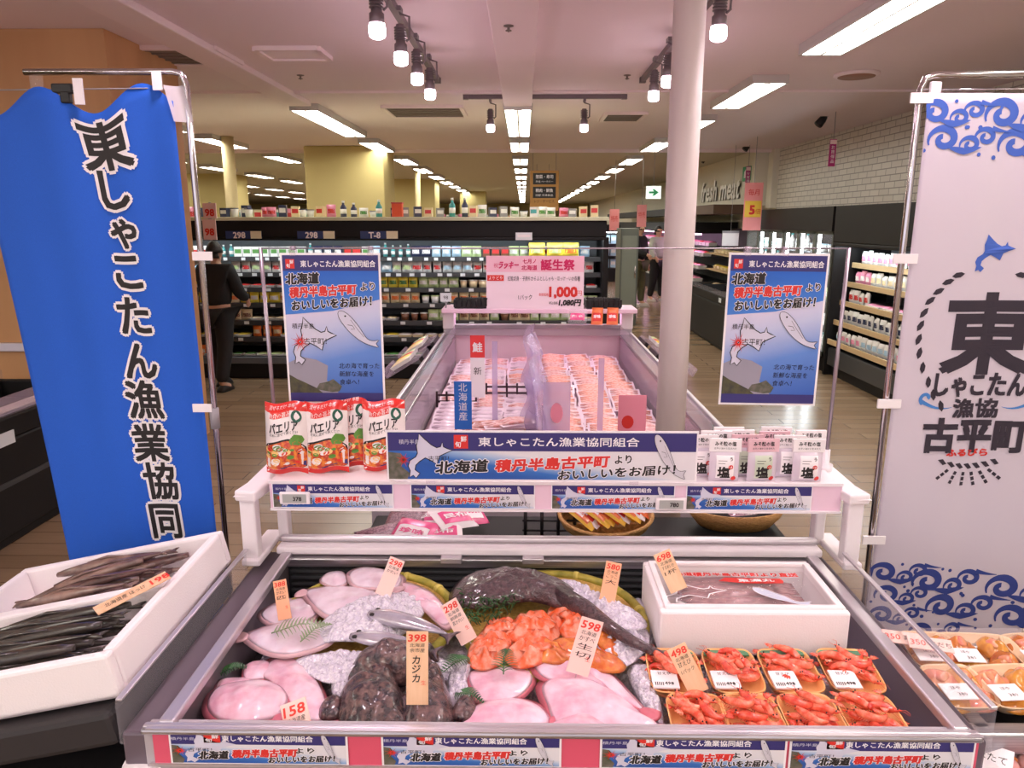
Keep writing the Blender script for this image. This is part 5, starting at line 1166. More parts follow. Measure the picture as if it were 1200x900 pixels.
# ================================================================== SHRIMP TRAYS
m_tray = mat('orange foam tray', (250, 200, 136), .45, rgb2=(242, 172, 106), scale=20); m_baran = mat('green leaf divider', (84, 140, 104), .4)
m_shr = mat('shrimp shell', (228, 74, 46), .25, sss=.1, coat=.6, rgb2=(242, 142, 112), scale=70, stretch=(1, 1, 1)); m_shr2 = mat('shrimp shell deep', (208, 48, 34), .25, sss=.1, coat=.6, rgb2=(234, 104, 76), scale=70)
def shrimp_mesh(m_, seed):
    r_ = random.Random(seed); b = MB(); N = 14; pts = []; rs = []; cv = r_.uniform(1.2, 2.6); Ln = .062
    a_ = 0; x = y = 0
    for k in range(N+1):
        q = k/N; pts.append((x, y, .007+.002*math.sin(q*5))); rs.append(.0024+.0062*math.sin(PI*min(1, .18+q*.80))**.8*(1+.10*(k % 2)))
        a_ = cv*q*q; x += Ln/N*math.cos(a_); y += Ln/N*math.sin(a_)
    b.tube(pts, rs, m_, 10)
    t = MB()
    for d in (-.5, -.15, .15, .5): t.tube([(x, y, .007), (x+.010*math.cos(a_+d), y+.010*math.sin(a_+d), .007), (x+.018*math.cos(a_+d), y+.018*math.sin(a_+d), .006)], [.002, .0035, .001], m_, 6, flat=.4)
    h = MB().tube([(.002, 0, .008), (-.006, 0, .009), (-.014, -.002, .011)], [.0058, .004, .0006], m_, 8)
    for s_ in (-1, 1):
        h.lathe([(0, 0), (.0016, .001), (.0016, .003), (0, .004)], ink, 8, Matrix.Translation((-.006, s_*.004, .011)))
        h.tube([(-.01, s_*.002, .010), (-.02, s_*.008, .012), (-.03, s_*.006, .008)], .0005, m_, 4)
    l = MB()
    for k in range(2, 9): p = pts[k]; l.tube([(p[0], p[1]-.004, .006), (p[0]-.004, p[1]-.013, .002)], [.0012, .0005], m_, 4)
    return [('body', b.mesh('body')), ('tail_fan', t.mesh('tail_fan')), ('head', h.mesh('head')), ('legs', l.mesh('legs'))]
SHM = [shrimp_mesh(m_shr if k % 3 else m_shr2, k) for k in range(6)]
def tray_thing(x, y, z, W, D, rz, tilt, label, group, m_, name='shrimp_tray'):
    t = thing(name, label, 'tray', (x, y, z), rz, group); t.rotation_euler = (tilt, 0, rz); Hh = .022
    def ring(w_, d_, z_, n=40, rad=.02):
        out = []
        for k in range(n):
            a_ = 2*PI*k/n; c_, s_ = math.cos(a_), math.sin(a_); p = 5.0
            out.append((w_/2*abs(c_)**(2/p)*(1 if c_ > 0 else -1), d_/2*abs(s_)**(2/p)*(1 if s_ > 0 else -1), z_))
        return out
    R_ = [ring(W*.84, D*.84, 0), ring(W*.97, D*.97, Hh), ring(W, D, Hh+.001), ring(W*.985, D*.985, Hh+.004), ring(W*.94, D*.94, Hh+.001), ring(W*.82, D*.82, .004)]
    vs = [v for q in R_ for v in q]; n = 40; fs = []
    for i in range(len(R_)-1):
        for k in range(n): a_ = i*n+k; c_ = i*n+(k+1) % n; fs.append((a_, c_, c_+n, a_+n))
    fs.append(tuple(range(n-1, -1, -1))); fs.append(tuple(range((len(R_)-1)*n, len(R_)*n)))
    MB().add(vs, fs, m_, True).build('tray_shell', t)
    return t
trays = []
for row, (v, dz) in enumerate(((789, .012), (838, .0))):
    for k in range(4):
        u = (790, 858, 925, 995)[k] if row == 0 else (818, 882, 952, 1022)[k]
        p = PZ(u, v, .752); trays.append((p.x, p.y, IZ+.004+dz, row, k))
WHERE = ['leftmost', 'second from the left', 'third from the left', 'rightmost']
rs_ = random.Random(21)
for (x, y, z, row, k) in trays:
    rz = rs_.uniform(-.05, .05)
    desc = f'{WHERE[k]} orange tray of shrimp in the {"back" if row == 0 else "front"} row'
    t = tray_thing(x, y, z, .118, .145 if row == 0 else .135, rz, .10, desc, 'orange shrimp trays', m_tray)
    if row == 0:
        MB().b2(-.05, .05, .02, .05, .066, .024, m_baran).build('leaf_divider', t)
        pc = MB(); fl = lambda X, Y, l: Vector((X, Y, .034+.0005*l)); pc.b2(-.055, -.068, .030, .0, -.015, .034, paper); pc.text('甘えび', -.027, -.025, .010, ink, fl, 1, res=1); pc.text('498', -.02, -.055, .013, ink, fl, 1, res=1, bold=.03)
        for q in range(5): pc.rect(-.05+.004*q, -.062, -.048+.004*q, -.052, ink, fl, 1)
        pc.build('price_label', t)
    for q in range(12):
        fr = q/12; sx = -.036+.072*((q*5) % 12)/11; sy = -.042+.086*(q % 6)/5; me = SHM[(q+k) % 6]
        if row == 0 and sx < .01 and sy < -.01: sy += .05
        a_ = rs_.choice([-1.3, -.9, -.6, 1.9, 2.3]) + rs_.uniform(-.35, .35)
        sx = max(-.022, min(.022, sx)); sy = max(-.036, min(.040, sy)); c_ = Vector((sx-.022*math.cos(a_+.35), sy-.022*math.sin(a_+.35), .010 + .0085*(q//4)))
        pass
        M_ = t.matrix_basis if True else None
        M_ = Matrix.Translation((x, y, z)) @ Matrix.Rotation(rz, 4, 'Z') @ Matrix.Rotation(.10, 4, 'X')
        wpt = M_ @ c_
        s_ = thing('shrimp', f'red shrimp in the {WHERE[k]} tray of the {"back" if row == 0 else "front"} row', 'shrimp', wpt, a_, f'shrimp in the {desc}'); s_.rotation_euler = (.10+rs_.uniform(-.2, .2), rs_.uniform(-.12, .12), a_)
        for n_, m2 in me: o = bpy.data.objects.new('leg' if n_ == 'legs' else n_, m2); COL.objects.link(o); o.parent = s_

# ================================================================== WOODEN PRICE CARDS
m_card = mat('wood price card', (238, 196, 160), .55, rgb2=(226, 180, 140), scale=12, stretch=(6, 6, .6)); m_card2 = mat('pink price card', (244, 206, 196), .55); m_card3 = mat('orange price card', (244, 178, 140), .55)
m_rednum = mat('red marker', (226, 56, 40), .5)
def card(p, W, H, price, lines, label, roll, m_, back=.35, extra=None, yaw=0.0):
    # p = foot of the card; leans back from the viewer
    t = thing('price_card', label, 'price card', p); t.rotation_euler = (-back, roll, yaw)
    b = MB().b2(-W/2, 0, 0, W/2, .002, H, m_); fn_ = lambda x, y, l: Vector((x, -.0006*l, y))
    b.text(price, 0, H-W*.28, W*.46, m_rednum, fn_, 1, bold=.03, shear=.1, fit=W*.82)
    yy = H-W*.62
    for (s_, sz, vert) in lines:
        if vert:
            for ch in s_: b.text(ch, -W*.05, yy-W*sz*.4, W*sz, ink, fn_, 1, bold=.02, shear=.12); yy -= W*sz*.95
        else: b.text(s_, 0, yy, W*sz, ink, fn_, 1, shear=.1, fit=W*.7); yy -= W*sz*1.3
    if extra: b.text(extra, W*.28, H*.30, W*.24, m_rednum, fn_, 1)
    b.build('face', t); MB().tube([(0, .004, -.015), (0, .004, H*.4)], .0015, acryl, 6).build('pick', t)
def cardp(ub, vb, ut, vt, W, z, *a, **k):
    p = PZ(ub, vb, z); back = k.pop('back', .35)
    q = PY(ut, vt, p.y+.035); d = q-p; H = math.hypot(d.x, d.z); H = math.hypot(H, .035)
    card(p, W, H, *a, roll=math.atan2(d.x, d.z), back=math.atan2(.035, d.z)*1.0, **k)
cardp(334, 726, 327, 680, .034, .765, '388', [('北海道', .2, 0), ('かれい', .28, 0), ('匹', .3, 0)], 'small orange price card standing at the left of the left tray', m_=m_card3, extra='生')
cardp(448, 698, 466, 655, .040, .785, '298', [('北海道', .2, 0), ('かれい', .25, 0)], 'pink price card leaning at the back of the left tray', m_=m_card2)
cardp(550, 752, 524, 706, .044, .765, '298', [('北海道', .2, 0), ('釧路産', .2, 0), ('真かれい', .24, 0)], 'pink price card tilted between the two bamboo trays', m_=m_card2, extra='生')
cardp(489, 826, 489, 740, .043, .79, '398', [('北海道', .18, 0), ('余市産', .2, 0), ('カジカ', .44, 1)], 'tall wooden price card reading 398 on the dark sculpin', m_=m_card, extra='生')
cardp(352, 866, 342, 822, .055, .76, '158', [('北海道産', .2, 0)], 'short pink price card reading 158 at the left front', m_=m_card2)
cardp(711, 706, 720, 659, .040, .785, '580', [('北海道', .2, 0), ('ごっこ', .28, 0), ('大', .3, 0)], 'orange price card at the back right of the right tray', m_=m_card3)
cardp(676, 790, 695, 726, .050, .765, '598', [('北海道', .2, 0), ('かすべ', .26, 0), ('生', .28, 0), ('切', .28, 0)], 'pale price card leaning on the orange fish of the right tray', m_=m_card2, extra='生')
cardp(820, 812, 792, 758, .042, .765, '498', [('北海道', .2, 0), ('甘えび', .28, 0), ('1パック', .24, 0)], 'wooden price card tilted over the back row shrimp trays', m_=m_card)
cardp(796, 692, 775, 647, .043, .850, '698', [('北海道', .2, 0), ('するめいか', .24, 0), ('1杯', .28, 0)], 'wooden price card leaning on the corner of the squid box', m_=m_card)
# ================================================================== LEFT FOAM BOX ON A BLACK STAND
bz, btop = .815, .91
q1 = PZ(126, 767, btop); q2 = PZ(262, 620, btop); q4 = PZ(48, 650, btop)
rzb = math.atan2(q2.x-q1.x, q2.y-q1.y); rz = -rzb*0
Lb, Wb = .595, .56      # along y, along x
# box frame: origin at the near right corner, x to the left (negative), y away
ang = math.atan2(q2.y-q4.y, q2.x-q4.x)
ROLL = -.20; cb = Vector((q1.x+.019, q1.y-.004, .818))
t = thing('foam_fish_box', 'white foam box with two bays of dark fish on a black stand at left', 'box', cb, 0)
t.rotation_euler = (0, ROLL, .02)
H = btop-bz; w2 = .026
b = MB(); b.b2(-Wb, 0, 0, 0, Lb, .018, foam)
for (x0_, y0_, x1_, y1_) in ((-Wb, 0, 0, w2), (-Wb, Lb-w2, 0, Lb), (-Wb, w2, -Wb+w2, Lb-w2), (-w2, w2, 0, Lb-w2)): b.b2(x0_, y0_, .0, x1_, y1_, H, foam)
b.build('shell', t, bev=.007)
MB().b2(-Wb+w2, Lb*.49, .018, -w2, Lb*.49+.036, H-.004, foam).build('divider', t, bev=.006)
boxM = Matrix.Translation(cb) @ Matrix.Rotation(.02, 4, 'Z') @ Matrix.Rotation(ROLL, 4, 'Y')
m_dk = mat('dark fish skin', (66, 58, 52), .35, coat=.5, rgb2=(40, 34, 34), scale=30, stretch=(2, 10, 1)); m_br = mat('brown fish skin', (104, 72, 66), .35, coat=.5, rgb2=(70, 52, 50), scale=30, stretch=(2, 10, 1)); m_brp = mat('pale brown fish skin', (150, 120, 108), .35, coat=.4, rgb2=(96, 74, 68), scale=24)
rr = random.Random(8)
def boxfish(x, y, z, Ln, r, rz_, label, group, m_):
    p = boxM @ Vector((x, y, z)); t = thing('whole_fish', label, 'fish', p, rz_, group); t.rotation_euler = (0, ROLL if abs(rz_) < 1.5 else -ROLL, rz_); N = 12; pts = []; rs = []
    for k in range(N+1):
        q = k/N; pts.append((Ln*(q-.5), .008*math.sin(q*4+x*30), r*.8+.004*math.sin(PI*q))); rs.append(r*max(.06, math.sin(PI*min(1, q*.9+.08))**.7*(1-.5*q)))
    MB().tube(pts, rs, m_, 10, flat=.8).build('body', t)
    MB().dome([(Ln*.47, 0), (Ln*.52, r*.4), (Ln*.60, r*.8), (Ln*.57, 0), (Ln*.60, -r*.8), (Ln*.52, -r*.4)], .005, m_, r*.7, 3, 3, n=20).build('tail', t)
    MB().tube([(-Ln*.2, 0, r*1.5), (0, 0, r*1.75), (Ln*.25, 0, r*1.2)], [.002, .004, .002], m_, 6).build('dorsal_fin', t)
for k in range(17):
    lay = k//6; boxfish(-.275+rr.uniform(-.02, .02), .052+.040*(k % 6)+.008*lay, .022+.024*lay, .36, .021, rr.uniform(-.10, .12)+(0 if k % 2 else PI), f'long dark fish in the front bay of the left foam box', 'dark fish in the front bay', m_dk)
for k in range(15):
    lay = k//5; boxfish(-.25+rr.uniform(-.06, .05), .345+.042*(k % 5)+.008*lay, .020+.024*lay, .27, .021, rr.uniform(-.1, .5)+(0 if k % 3 else PI), f'brown fish in the back bay of the left foam box', 'brown fish in the back bay', m_br if k % 2 else m_brp)
# flat wooden card lying over the near bay
c_ = boxM @ Vector((-.12, Lb*.36, H+.004)); a0 = PZ(112, 717, .892); a1 = PZ(197, 674, .925)
t2 = thing('price_card', 'long wooden price card lying across the front bay of the left foam box', 'price card', (a0+a1)/2, math.atan2(a1.y-a0.y, a1.x-a0.x)); Lc = (a1-a0).length; t2.rotation_euler = (0, -math.asin((a1.z-a0.z)/Lc), math.atan2(a1.y-a0.y, a1.x-a0.x))
fl = lambda x, y, l: Vector((x, y, .002+.0006*l))
b = MB().b2(-Lc/2, -.021, 0, Lc/2, .021, .002, m_card); b.text('198', Lc*.38, 0, .032, m_rednum, fl, 1, bold=.03); b.text('北海道産 ほっけ', -Lc*.10, 0, .020, ink, fl, 1, fit=Lc*.55); b.build('face', t2)
MB().box((Lc*.3, .0, -.002), (.02, .03, .003), acryl).build('clip', t2)
m_blackcl = mat('black crate', (40, 36, 38), .6)
t = thing('black_stand', 'black stand under the left foam box beside the fish case', 'stand', (q1.x+.030, q1.y-.02, 0)); t.rotation_euler = (0, 0, .02)
MB().b2(-.72, 0, .0, -.04, .58, .62, m_blackcl).build('body', t, bev=.02)
MB().b2(-.66, -.015, -.075, -.022, .60, -.002, m_blackcl).build('sloped_top', t, bev=.012, loc=(0, 0, .815), rot=(0, ROLL, 0))
MB().b2(-.72, -.03, .58, -.01, -.0, .62, m_case).b2(-.72, -.024, .40, -.02, 0, .43, m_case).build('bumper_rail', t, bev=.008)

# ================================================================== RIGHT-HAND DISPLAY
t = thing('side_display_case', 'smaller open steel display case of amber seafood trays right of the fish case', 'display case', (0, 0, 0))
sx0, sx1, sy0, sy1 = .915, 1.75, 1.30, 1.575
MB().b2(sx0, sy0, 0, sx1, sy1, .68, m_body).build('body', t, bev=.01)
MB().b2(sx0+.02, sy0+.03, .68, sx1-.02, sy1-.02, .70, m_well).build('well', t)
MB().b2(sx0-.03, sy0-.02, .70, sx1, sy0+.02, .745, steel).b2(sx0, sy1-.02, .68, sx1, sy1, .765, steel).b2(sx0-.02, sy0, .68, sx0+.015, sy1, .745, steel).build('rim', t, bev=.005)
MB().b2(sx0, sy1-.004, .765, sx1, sy1+.002, .80, glass).build('back_glass', t)
m_amber = mat('amber seafood', (206, 128, 56), .2, coat=.7, sss=.1, bump=.4, scale=40, rgb2=(170, 84, 40), detail=5); m_ambo = mat('golden seafood', (214, 150, 60), .2, coat=.7, bump=.3, scale=40, rgb2=(190, 120, 50)); m_rosy = mat('rosy seafood', (214, 120, 100), .22, coat=.7, bump=.3, scale=40, rgb2=(220, 160, 110))
m_pale = mat('pale tray', (226, 196, 160), .5)
rs_ = random.Random(4)
SL = [(1092, 766, .12, .13, m_ambo, 'amber tray at the left end of the steel side display'), (1150, 768, .18, .13, m_amber, 'orange brown tray at the back of the steel side display'), (1226, 768, .17, .13, m_amber, 'brown tray at the far right of the steel side display'),
      (1122, 808, .12, .13, m_rosy, 'small tray at the front left of the steel side display'), (1190, 808, .17, .13, m_rosy, 'rosy tray at the front of the steel side display')]
for k, (u, v, W, D, m_, lab) in enumerate(SL):
    p = PZ(u, v, .76); t3 = tray_thing(p.x, p.y, .748, W, D, rs_.uniform(-.1, .1), .12, lab, 'amber seafood trays', m_pale, 'seafood_tray')
    M_ = Matrix.Translation((p.x, p.y, .748)) @ Matrix.Rotation(t3.rotation_euler[2], 4, 'Z') @ Matrix.Rotation(.12, 4, 'X')
    for q in range(4):
        c_ = M_ @ Vector(((q % 2-.5)*W*.42, (q//2-.5)*D*.42, .006)); s_ = rs_.uniform(.9, 1.1)
        tt = thing('seafood_piece', f'seafood piece in the {lab}', 'seafood', c_, rs_.uniform(0, 6), f'seafood in the {lab}')
        mm = m_ if q % 3 else m_ambo
        MB().dome([(.042*s_, 0), (.03, .03), (0, .036*s_), (-.034, .022), (-.040, -.01), (-.012, -.034), (.026, -.030)], .026, mm, 0, 8, 2.2, .012, 50, k*7+q, n=36).build('flesh', tt)
        MB().dome([(.02*s_, 0), (.014, .016), (0, .018*s_), (-.018, .01), (-.012, -.016), (.014, -.014)], .012, MATS['rosy seafood'], .017, 5, 2.2, .008, 60, k*7+q+3, n=24).build('fold', tt)
    pl = MB().b2(-W*.45, -D*.42, .036, -W*.45+.06, -D*.42+.045, .038, paper); fl = lambda X, Y, l: Vector((X, Y, .0382+.0005*l))
    pl.text('ほや', -W*.45+.03, -D*.42+.032, .011, ink, fl, 1, res=1); pl.text('380', -W*.45+.035, -D*.42+.014, .013, ink, fl, 1, res=1); pl.build('price_label', t3)
a = PZ(1050, 745, .80); c = PZ(1083, 757, .80)
for (u, v, lab) in ((1060, 748, 'pale price card lying at the back left corner of the right-hand display'), (1090, 755, 'second pale price card lying along the right-hand display glass')):
    p = PZ(u, v, .80); t3 = thing('price_card', lab, 'price card', p); t3.rotation_euler = (.3, 0, -.25)
    b = MB().b2(-.045, -.018, 0, .045, .018, .002, m_card2); b.text('350', -.025, 0, .022, m_rednum, lambda x, y, l: Vector((x, y, .002+.0005*l)), 1); b.text('真だち', .02, 0, .016, ink, lambda x, y, l: Vector((x, y, .002+.0005*l)), 1); b.build('face', t3); MB().b2(-.01, -.01, -.05, .01, -.008, 0, acryl).build('holder', t3)
# front right bench with scallop tray
t = thing('low_bench', 'low grey display bench in the right bottom corner', 'bench', (1.24, 1.13, 0)); MB().b2(-.29, -.2, 0, .4, .135, .64, m_body).b2(-.30, -.21, .62, .4, .14, .655, steel).build('body', t, bev=.008); MB().b2(-.30, -.212, .50, .4, -.205, .56, m_lilac).build('rail', t)
p = PZ(1190, 875, .69); t = tray_thing(p.x+.02, p.y-.01, .657, .20, .22, -.2, .05, 'clear tray of pink scallops in the right bottom corner', None, clear_mat('clear tray', (240, 235, 240), .35, .1), 'scallop_tray')
m_scal = mat('scallop', (240, 190, 186), .25, sss=.2, coat=.6, rgb2=(230, 160, 160), scale=20)
for q in range(10):
    x = p.x+.02+(-.055+.052*(q % 3))+rs_.uniform(-.008, .008); y = p.y-.01+(-.07+.05*(q//3))+rs_.uniform(-.006, .006)
    tt = thing('scallop', 'round pink scallop in the clear tray at the right bottom corner', 'scallop', (x, y, .668), 0, 'scallops in the clear tray')
    MB().dome([(.025*math.cos(k*PI/4)*(1+.1*(k % 2)), .022*math.sin(k*PI/4)) for k in range(8)], .02, m_scal, 0, 6, 3, .004, 60, q, n=28).build('meat', tt)
    MB().dome([(.012*math.cos(k*PI/3)+.016, .008*math.sin(k*PI/3)+.008) for k in range(6)], .014, m_or2, .004, 4, 2, n=18).build('coral', tt)
pl = thing('price_card', 'white card tucked beside the scallop tray', 'price card', PZ(1162, 888, .70)); pl.rotation_euler = (.6, 0, -.6); MB().b2(-.035, -.025, 0, .035, .025, .002, paper).text('ほたて', 0, 0, .018, ink, lambda x, y, l: Vector((x, y, .002+.0005*l)), 1).build('face', pl); MB().b2(-.035, .02, -.03, .035, .022, 0, acryl).build('holder', pl)

# ================================================================== GOODS BETWEEN THE TWO CASES
t = thing('black_display_table', 'black table between the fish case and the pink-lit island case', 'display stand', (.13, 2.28, 0))
MB().b2(-.66, -.22, .60, .76, .24, .685, m_case).b2(-.62, -.2, 0, .72, .22, .60, m_blackcl).build('body', t, bev=.01)
m_mesh = mat('black mesh', (26, 24, 26), .5)
b = MB()
for k in range(6): b.tube([(-.12+.055*k, .05, .685), (-.12+.055*k, .05, .80)], .006, m_mesh, 6)
for z in (.71, .745, .785): b.tube([(-.13, .05, z), (.165, .05, z)], .004, m_mesh, 6)
b.build('mesh_guard', t)
m_pp = mat('pink print', (226, 84, 140), .35, coat=.4); m_beans = mat('purple beans', (96, 58, 72), .4, rgb2=(160, 120, 130), scale=140, coat=.4)
def packet(W, Hh, D, m_a, m_b, words, wc):
    b = MB(); bul = lambda x, y: D*max(0, (1-(2*x/W)**4)*(1-(2*y/Hh)**4))*(1+.15*noise.noise(Vector((x*40, y*40, W*50)))); fp = lambda x, y, l: Vector((x, y, bul(x, y)+.0007*l))
    b.rect(-W/2, -Hh/2, W/2, Hh/2, m_a, fp, 0, 10, 10); b.rect(W/2, -Hh/2, -W/2, Hh/2, m_a, lambda x, y, l: Vector((x, y, 0)), 0, 2, 2)
    b.rect(-W*.38, -Hh*.35, W*.38, Hh*.12, m_b, fp, 1, 8, 6); b.text(words, 0, -Hh*.1, Hh*.2, wc, fp, 3, bold=.04, fit=W*.6, res=1); return b.mesh('packet')
PK = [packet(.16, .13, .02, m_beans, film, ' ', ink), packet(.15, .12, .018, paper, m_pp, '昆布', paper), packet(.14, .12, .018, m_pp, paper, '珍味', m_pp)]
for k, (u, v, i, rz, lab) in enumerate(((446, 622, 0, .3, 'clear bag of purple beans left of the pink packets'), (478, 602, 0, -.2, 'clear bag of purple beans behind the pink packets'), (505, 600, 1, .4, 'white and pink packet at the back of the pile'), (515, 622, 1, .15, 'white and pink packet at the front of the pile'),
                         (485, 625, 2, -.3, 'pink packet at the front of the pile'), (545, 605, 2, .5, 'pink packet at the right end of the pile'), (530, 612, 1, .7, 'white packet leaning on the right of the pile'))):
    p = PZ(u, v, .73); o = place(PK[i], 'snack_packet', lab, 'packet', (p.x, p.y, .70+.008*k), 'packets left on the black table', rz); o.rotation_euler = (.35, .05*(k-3), rz)
m_wick = mat('wicker', (206, 160, 96), .6, bump=.6, scale=90, rgb2=(170, 124, 70), stretch=(1, 1, 5)); m_yp = mat('yellow packet', (240, 190, 60), .35, coat=.4); m_op = mat('orange packet', (232, 120, 70), .35, coat=.4)
pc = PZ(708, 618, .72)
t = thing('wicker_basket', 'oval wicker basket holding slim yellow packets behind the rack', 'basket', (pc.x, pc.y-.01, .722)); t.rotation_euler = (.42, 0, 0)
MB().lathe([(0, .0), (.12, .0), (.145, .03), (.155, .065), (.148, .065), (.138, .03), (.115, .008), (0, .008)], m_wick, 40, sx=1.0, sy=.62).build('weave', t); MB().tube([(.152*math.cos(2*PI*k/40), .152*.62*math.sin(2*PI*k/40), .066) for k in range(41)], .007, m_wick, 8, cap=False).build('rim', t)
PS = [packet(.05, .17, .012, m_yp, m_op, '鮭とば', paper), packet(.05, .17, .012, m_op, paper, 'いか', redink), packet(.05, .17, .012, paper, redink, '燻製', paper)]
for k in range(12):
    x = pc.x-.10+.016*k; o = place(PS[(k*2) % 3 if k % 4 else 0], 'slim_packet', ['yellow', 'orange', 'white'][(k*2) % 3 if k % 4 else 0] + ' slim snack packet in the wicker basket', 'packet', (x, pc.y-.03+.01*(k % 3), .790+.002*k), f'{["yellow", "orange", "white"][(k*2) % 3 if k % 4 else 0]} slim packets in the wicker basket', 0); o.rotation_euler = (.55, -.20, .95+.04*k)
pc = PZ(865, 612, .72)
t = thing('wicker_basket', 'dark-lined wicker basket right of the column behind the salt packs', 'basket', (pc.x, pc.y+.05, .70)); t.rotation_euler = (.15, 0, 0)
MB().lathe([(0, 0), (.13, 0), (.16, .04), (.165, .07), (.158, .07), (.148, .04), (.125, .01), (0, .01)], m_wick, 40, sx=1, sy=.55).build('weave', t); MB().lathe([(.0, .052), (.15, .052), (.156, .062)], m_blackcl, 40, sx=1, sy=.55).build('liner', t)
place(PK[0], 'snack_packet', 'dark packet lying in the basket right of the column', 'packet', (pc.x+.02, pc.y+.04, .745), None, .2)
t = thing('clear_lid_box', 'pale plastic lid box at the case back right of the column', 'box', (PZ(840, 622, .74).x, 2.10, .687)); MB().b2(-.15, -.04, 0, .20, .04, .035, acryl).build('body', t, bev=.01); MB().b2(-.155, -.045, .035, .205, .045, .045, acryl).build('lid', t, bev=.005)

# ================================================================== PINK-LIT ISLAND CASE BEHIND
MX0, MX1, MY0, MY1, MZ = -.66, .90, 3.05, 6.15, .80
m_pinkbox = mat('pink-white liner', (226, 198, 210), .5)
t = thing('island_freezer_case', 'long open pink-lit island freezer case running away behind the white rack', 'display case', (0, 0, 0))
b = MB(); b.b2(MX0, MY0, .08, MX1, MY1, .50, m_body); b.b2(MX0+.03, MY0+.03, 0, MX1-.03, MY1-.03, .08, m_case)
b.b2(MX0, MY0, .50, MX0+.03, MY1, MZ, m_body).b2(MX1-.03, MY0, .50, MX1, MY1, MZ, m_body).b2(MX0, MY0, .50, MX1, MY0+.03, MZ, m_case).b2(MX0, MY1-.03, .50, MX1, MY1, MZ, m_pinkbox); b.build('body', t)
for s_, X in ((-1, MX0), (1, MX1)):
    MB().b2(X-s_*.022, MY0, MZ, X, MY1, MZ+.03, alu).b2(X-s_*.10, MY0, MZ, X-s_*.022, MY1, MZ+.012, mat('dark glass rim', (96, 100, 100), .15)).build('side_rim', t, bev=.008)
    MB().b2(X-s_*.10-.004, MY0, MZ-.18, X-s_*.10+.004, MY1, MZ+.09, acryl).build('side_glass', t)
    MB().b2(X-s_*.095, MY0, MZ-.28, X-s_*.03, MY1, MZ-.02, mat('grey liner', (150, 146, 150), .4)).build('liner', t)
    MB().b2(X-.01 if s_ < 0 else X, MY0, MZ-.13, X if s_ < 0 else X+.01, MY1, MZ-.06, dark_metal).build('bumper_rail', t)
MB().b2(MX0, MY1-.06, MZ, MX1, MY1, MZ+.06, alu).b2(MX0+.1, MY1-.10, MZ+.06, MX1-.1, MY1-.04, MZ+.10, steel).build('end_rail', t, bev=.006)
# superstructure at the far end
for X in (MX0, MX1-.10): MB().b2(X, MY1-.10, MZ+.06, X+.10, MY1, 1.02, white_pl).build('shelf_support', t, bev=.012)
MB().b2(MX0, MY1-.18, 1.0, MX1+.02, MY1+.15, 1.035, m_lilac).build('top_shelf', t, bev=.006)
MB().b2(MX0+.12, MY1-.10, .996, MX1-.12, MY1-.06, .9995, m_pinkl).build('lamp', t)  # hidden lamp added under the shelf for the case's pink light
# pink sale board
a = PY(570, 357, 5.98); c = PY(685, 300, 5.98)
p = thing('sale_board', 'pink and white 1,000 yen price board at the island case far end', 'sign', ((a.x+c.x)/2, 5.99, 1.037)); SW, SHh = c.x-a.x, c.z-1.037
m_bp = mat('board pink', (240, 190, 206), .45); m_bw = mat('board white pink', (242, 222, 232), .45); m_mg = mat('magenta ink', (206, 30, 96), .5)
fn = lambda x, y, l: Vector((x, -.0012*l, y))
b = MB().b2(-SW/2, 0, 0, SW/2, .012, SHh, m_bw); b.rect(-SW/2, SHh*.70, SW/2, SHh, m_bp, fn, 1)
b.text('祝', -SW*.40, SHh*.82, SHh*.09, m_mg, fn, 2); b.text('ラッキー', -SW*.27, SHh*.83, SHh*.15, m_mg, fn, 2, bold=.05, shear=.25, fit=SW*.2); b.text('七月ノ', -SW*.06, SHh*.90, SHh*.09, m_mg, fn, 2, bold=.03); b.text('北海道', -SW*.06, SHh*.78, SHh*.10, m_mg, fn, 2, bold=.03, fit=SW*.16)
b.text('誕生祭', SW*.23, SHh*.83, SHh*.21, m_mg, fn, 2, bold=.05, fit=SW*.34)
b.rect(-SW*.49, SHh*.53, -SW*.32, SHh*.64, redink, fn, 2); b.text('よりどり', -SW*.405, SHh*.585, SHh*.08, paper, fn, 3, fit=SW*.14, res=1)
b.text('紅鮭切身・子持ちからふとししゃも・ほっけ・いか各種', SW*.09, SHh*.575, SHh*.10, ink, fn, 2, fit=SW*.74, res=1)
b.text('1,000', SW*.29, SHh*.33, SHh*.26, redink, fn, 2, bold=.06, fit=SW*.28); b.text('円', SW*.455, SHh*.30, SHh*.11, redink, fn, 2); b.text('本体価格', SW*.09, SHh*.27, SHh*.07, redink, fn, 2, fit=SW*.1, res=1)
b.text('1,080円', SW*.36, SHh*.12, SHh*.14, ink, fn, 2, bold=.06, shear=.15, fit=SW*.22); b.text('税込価格', SW*.19, SHh*.11, SHh*.06, ink, fn, 2, fit=SW*.09, res=1); b.text('1パック', -SW*.10, SHh*.22, SHh*.11, ink, fn, 2, fit=SW*.14, res=1)
b.build('board', p); MB().b2(-SW*.45, .012, 0, SW*.45, .05, .02, acryl).build('foot', p)
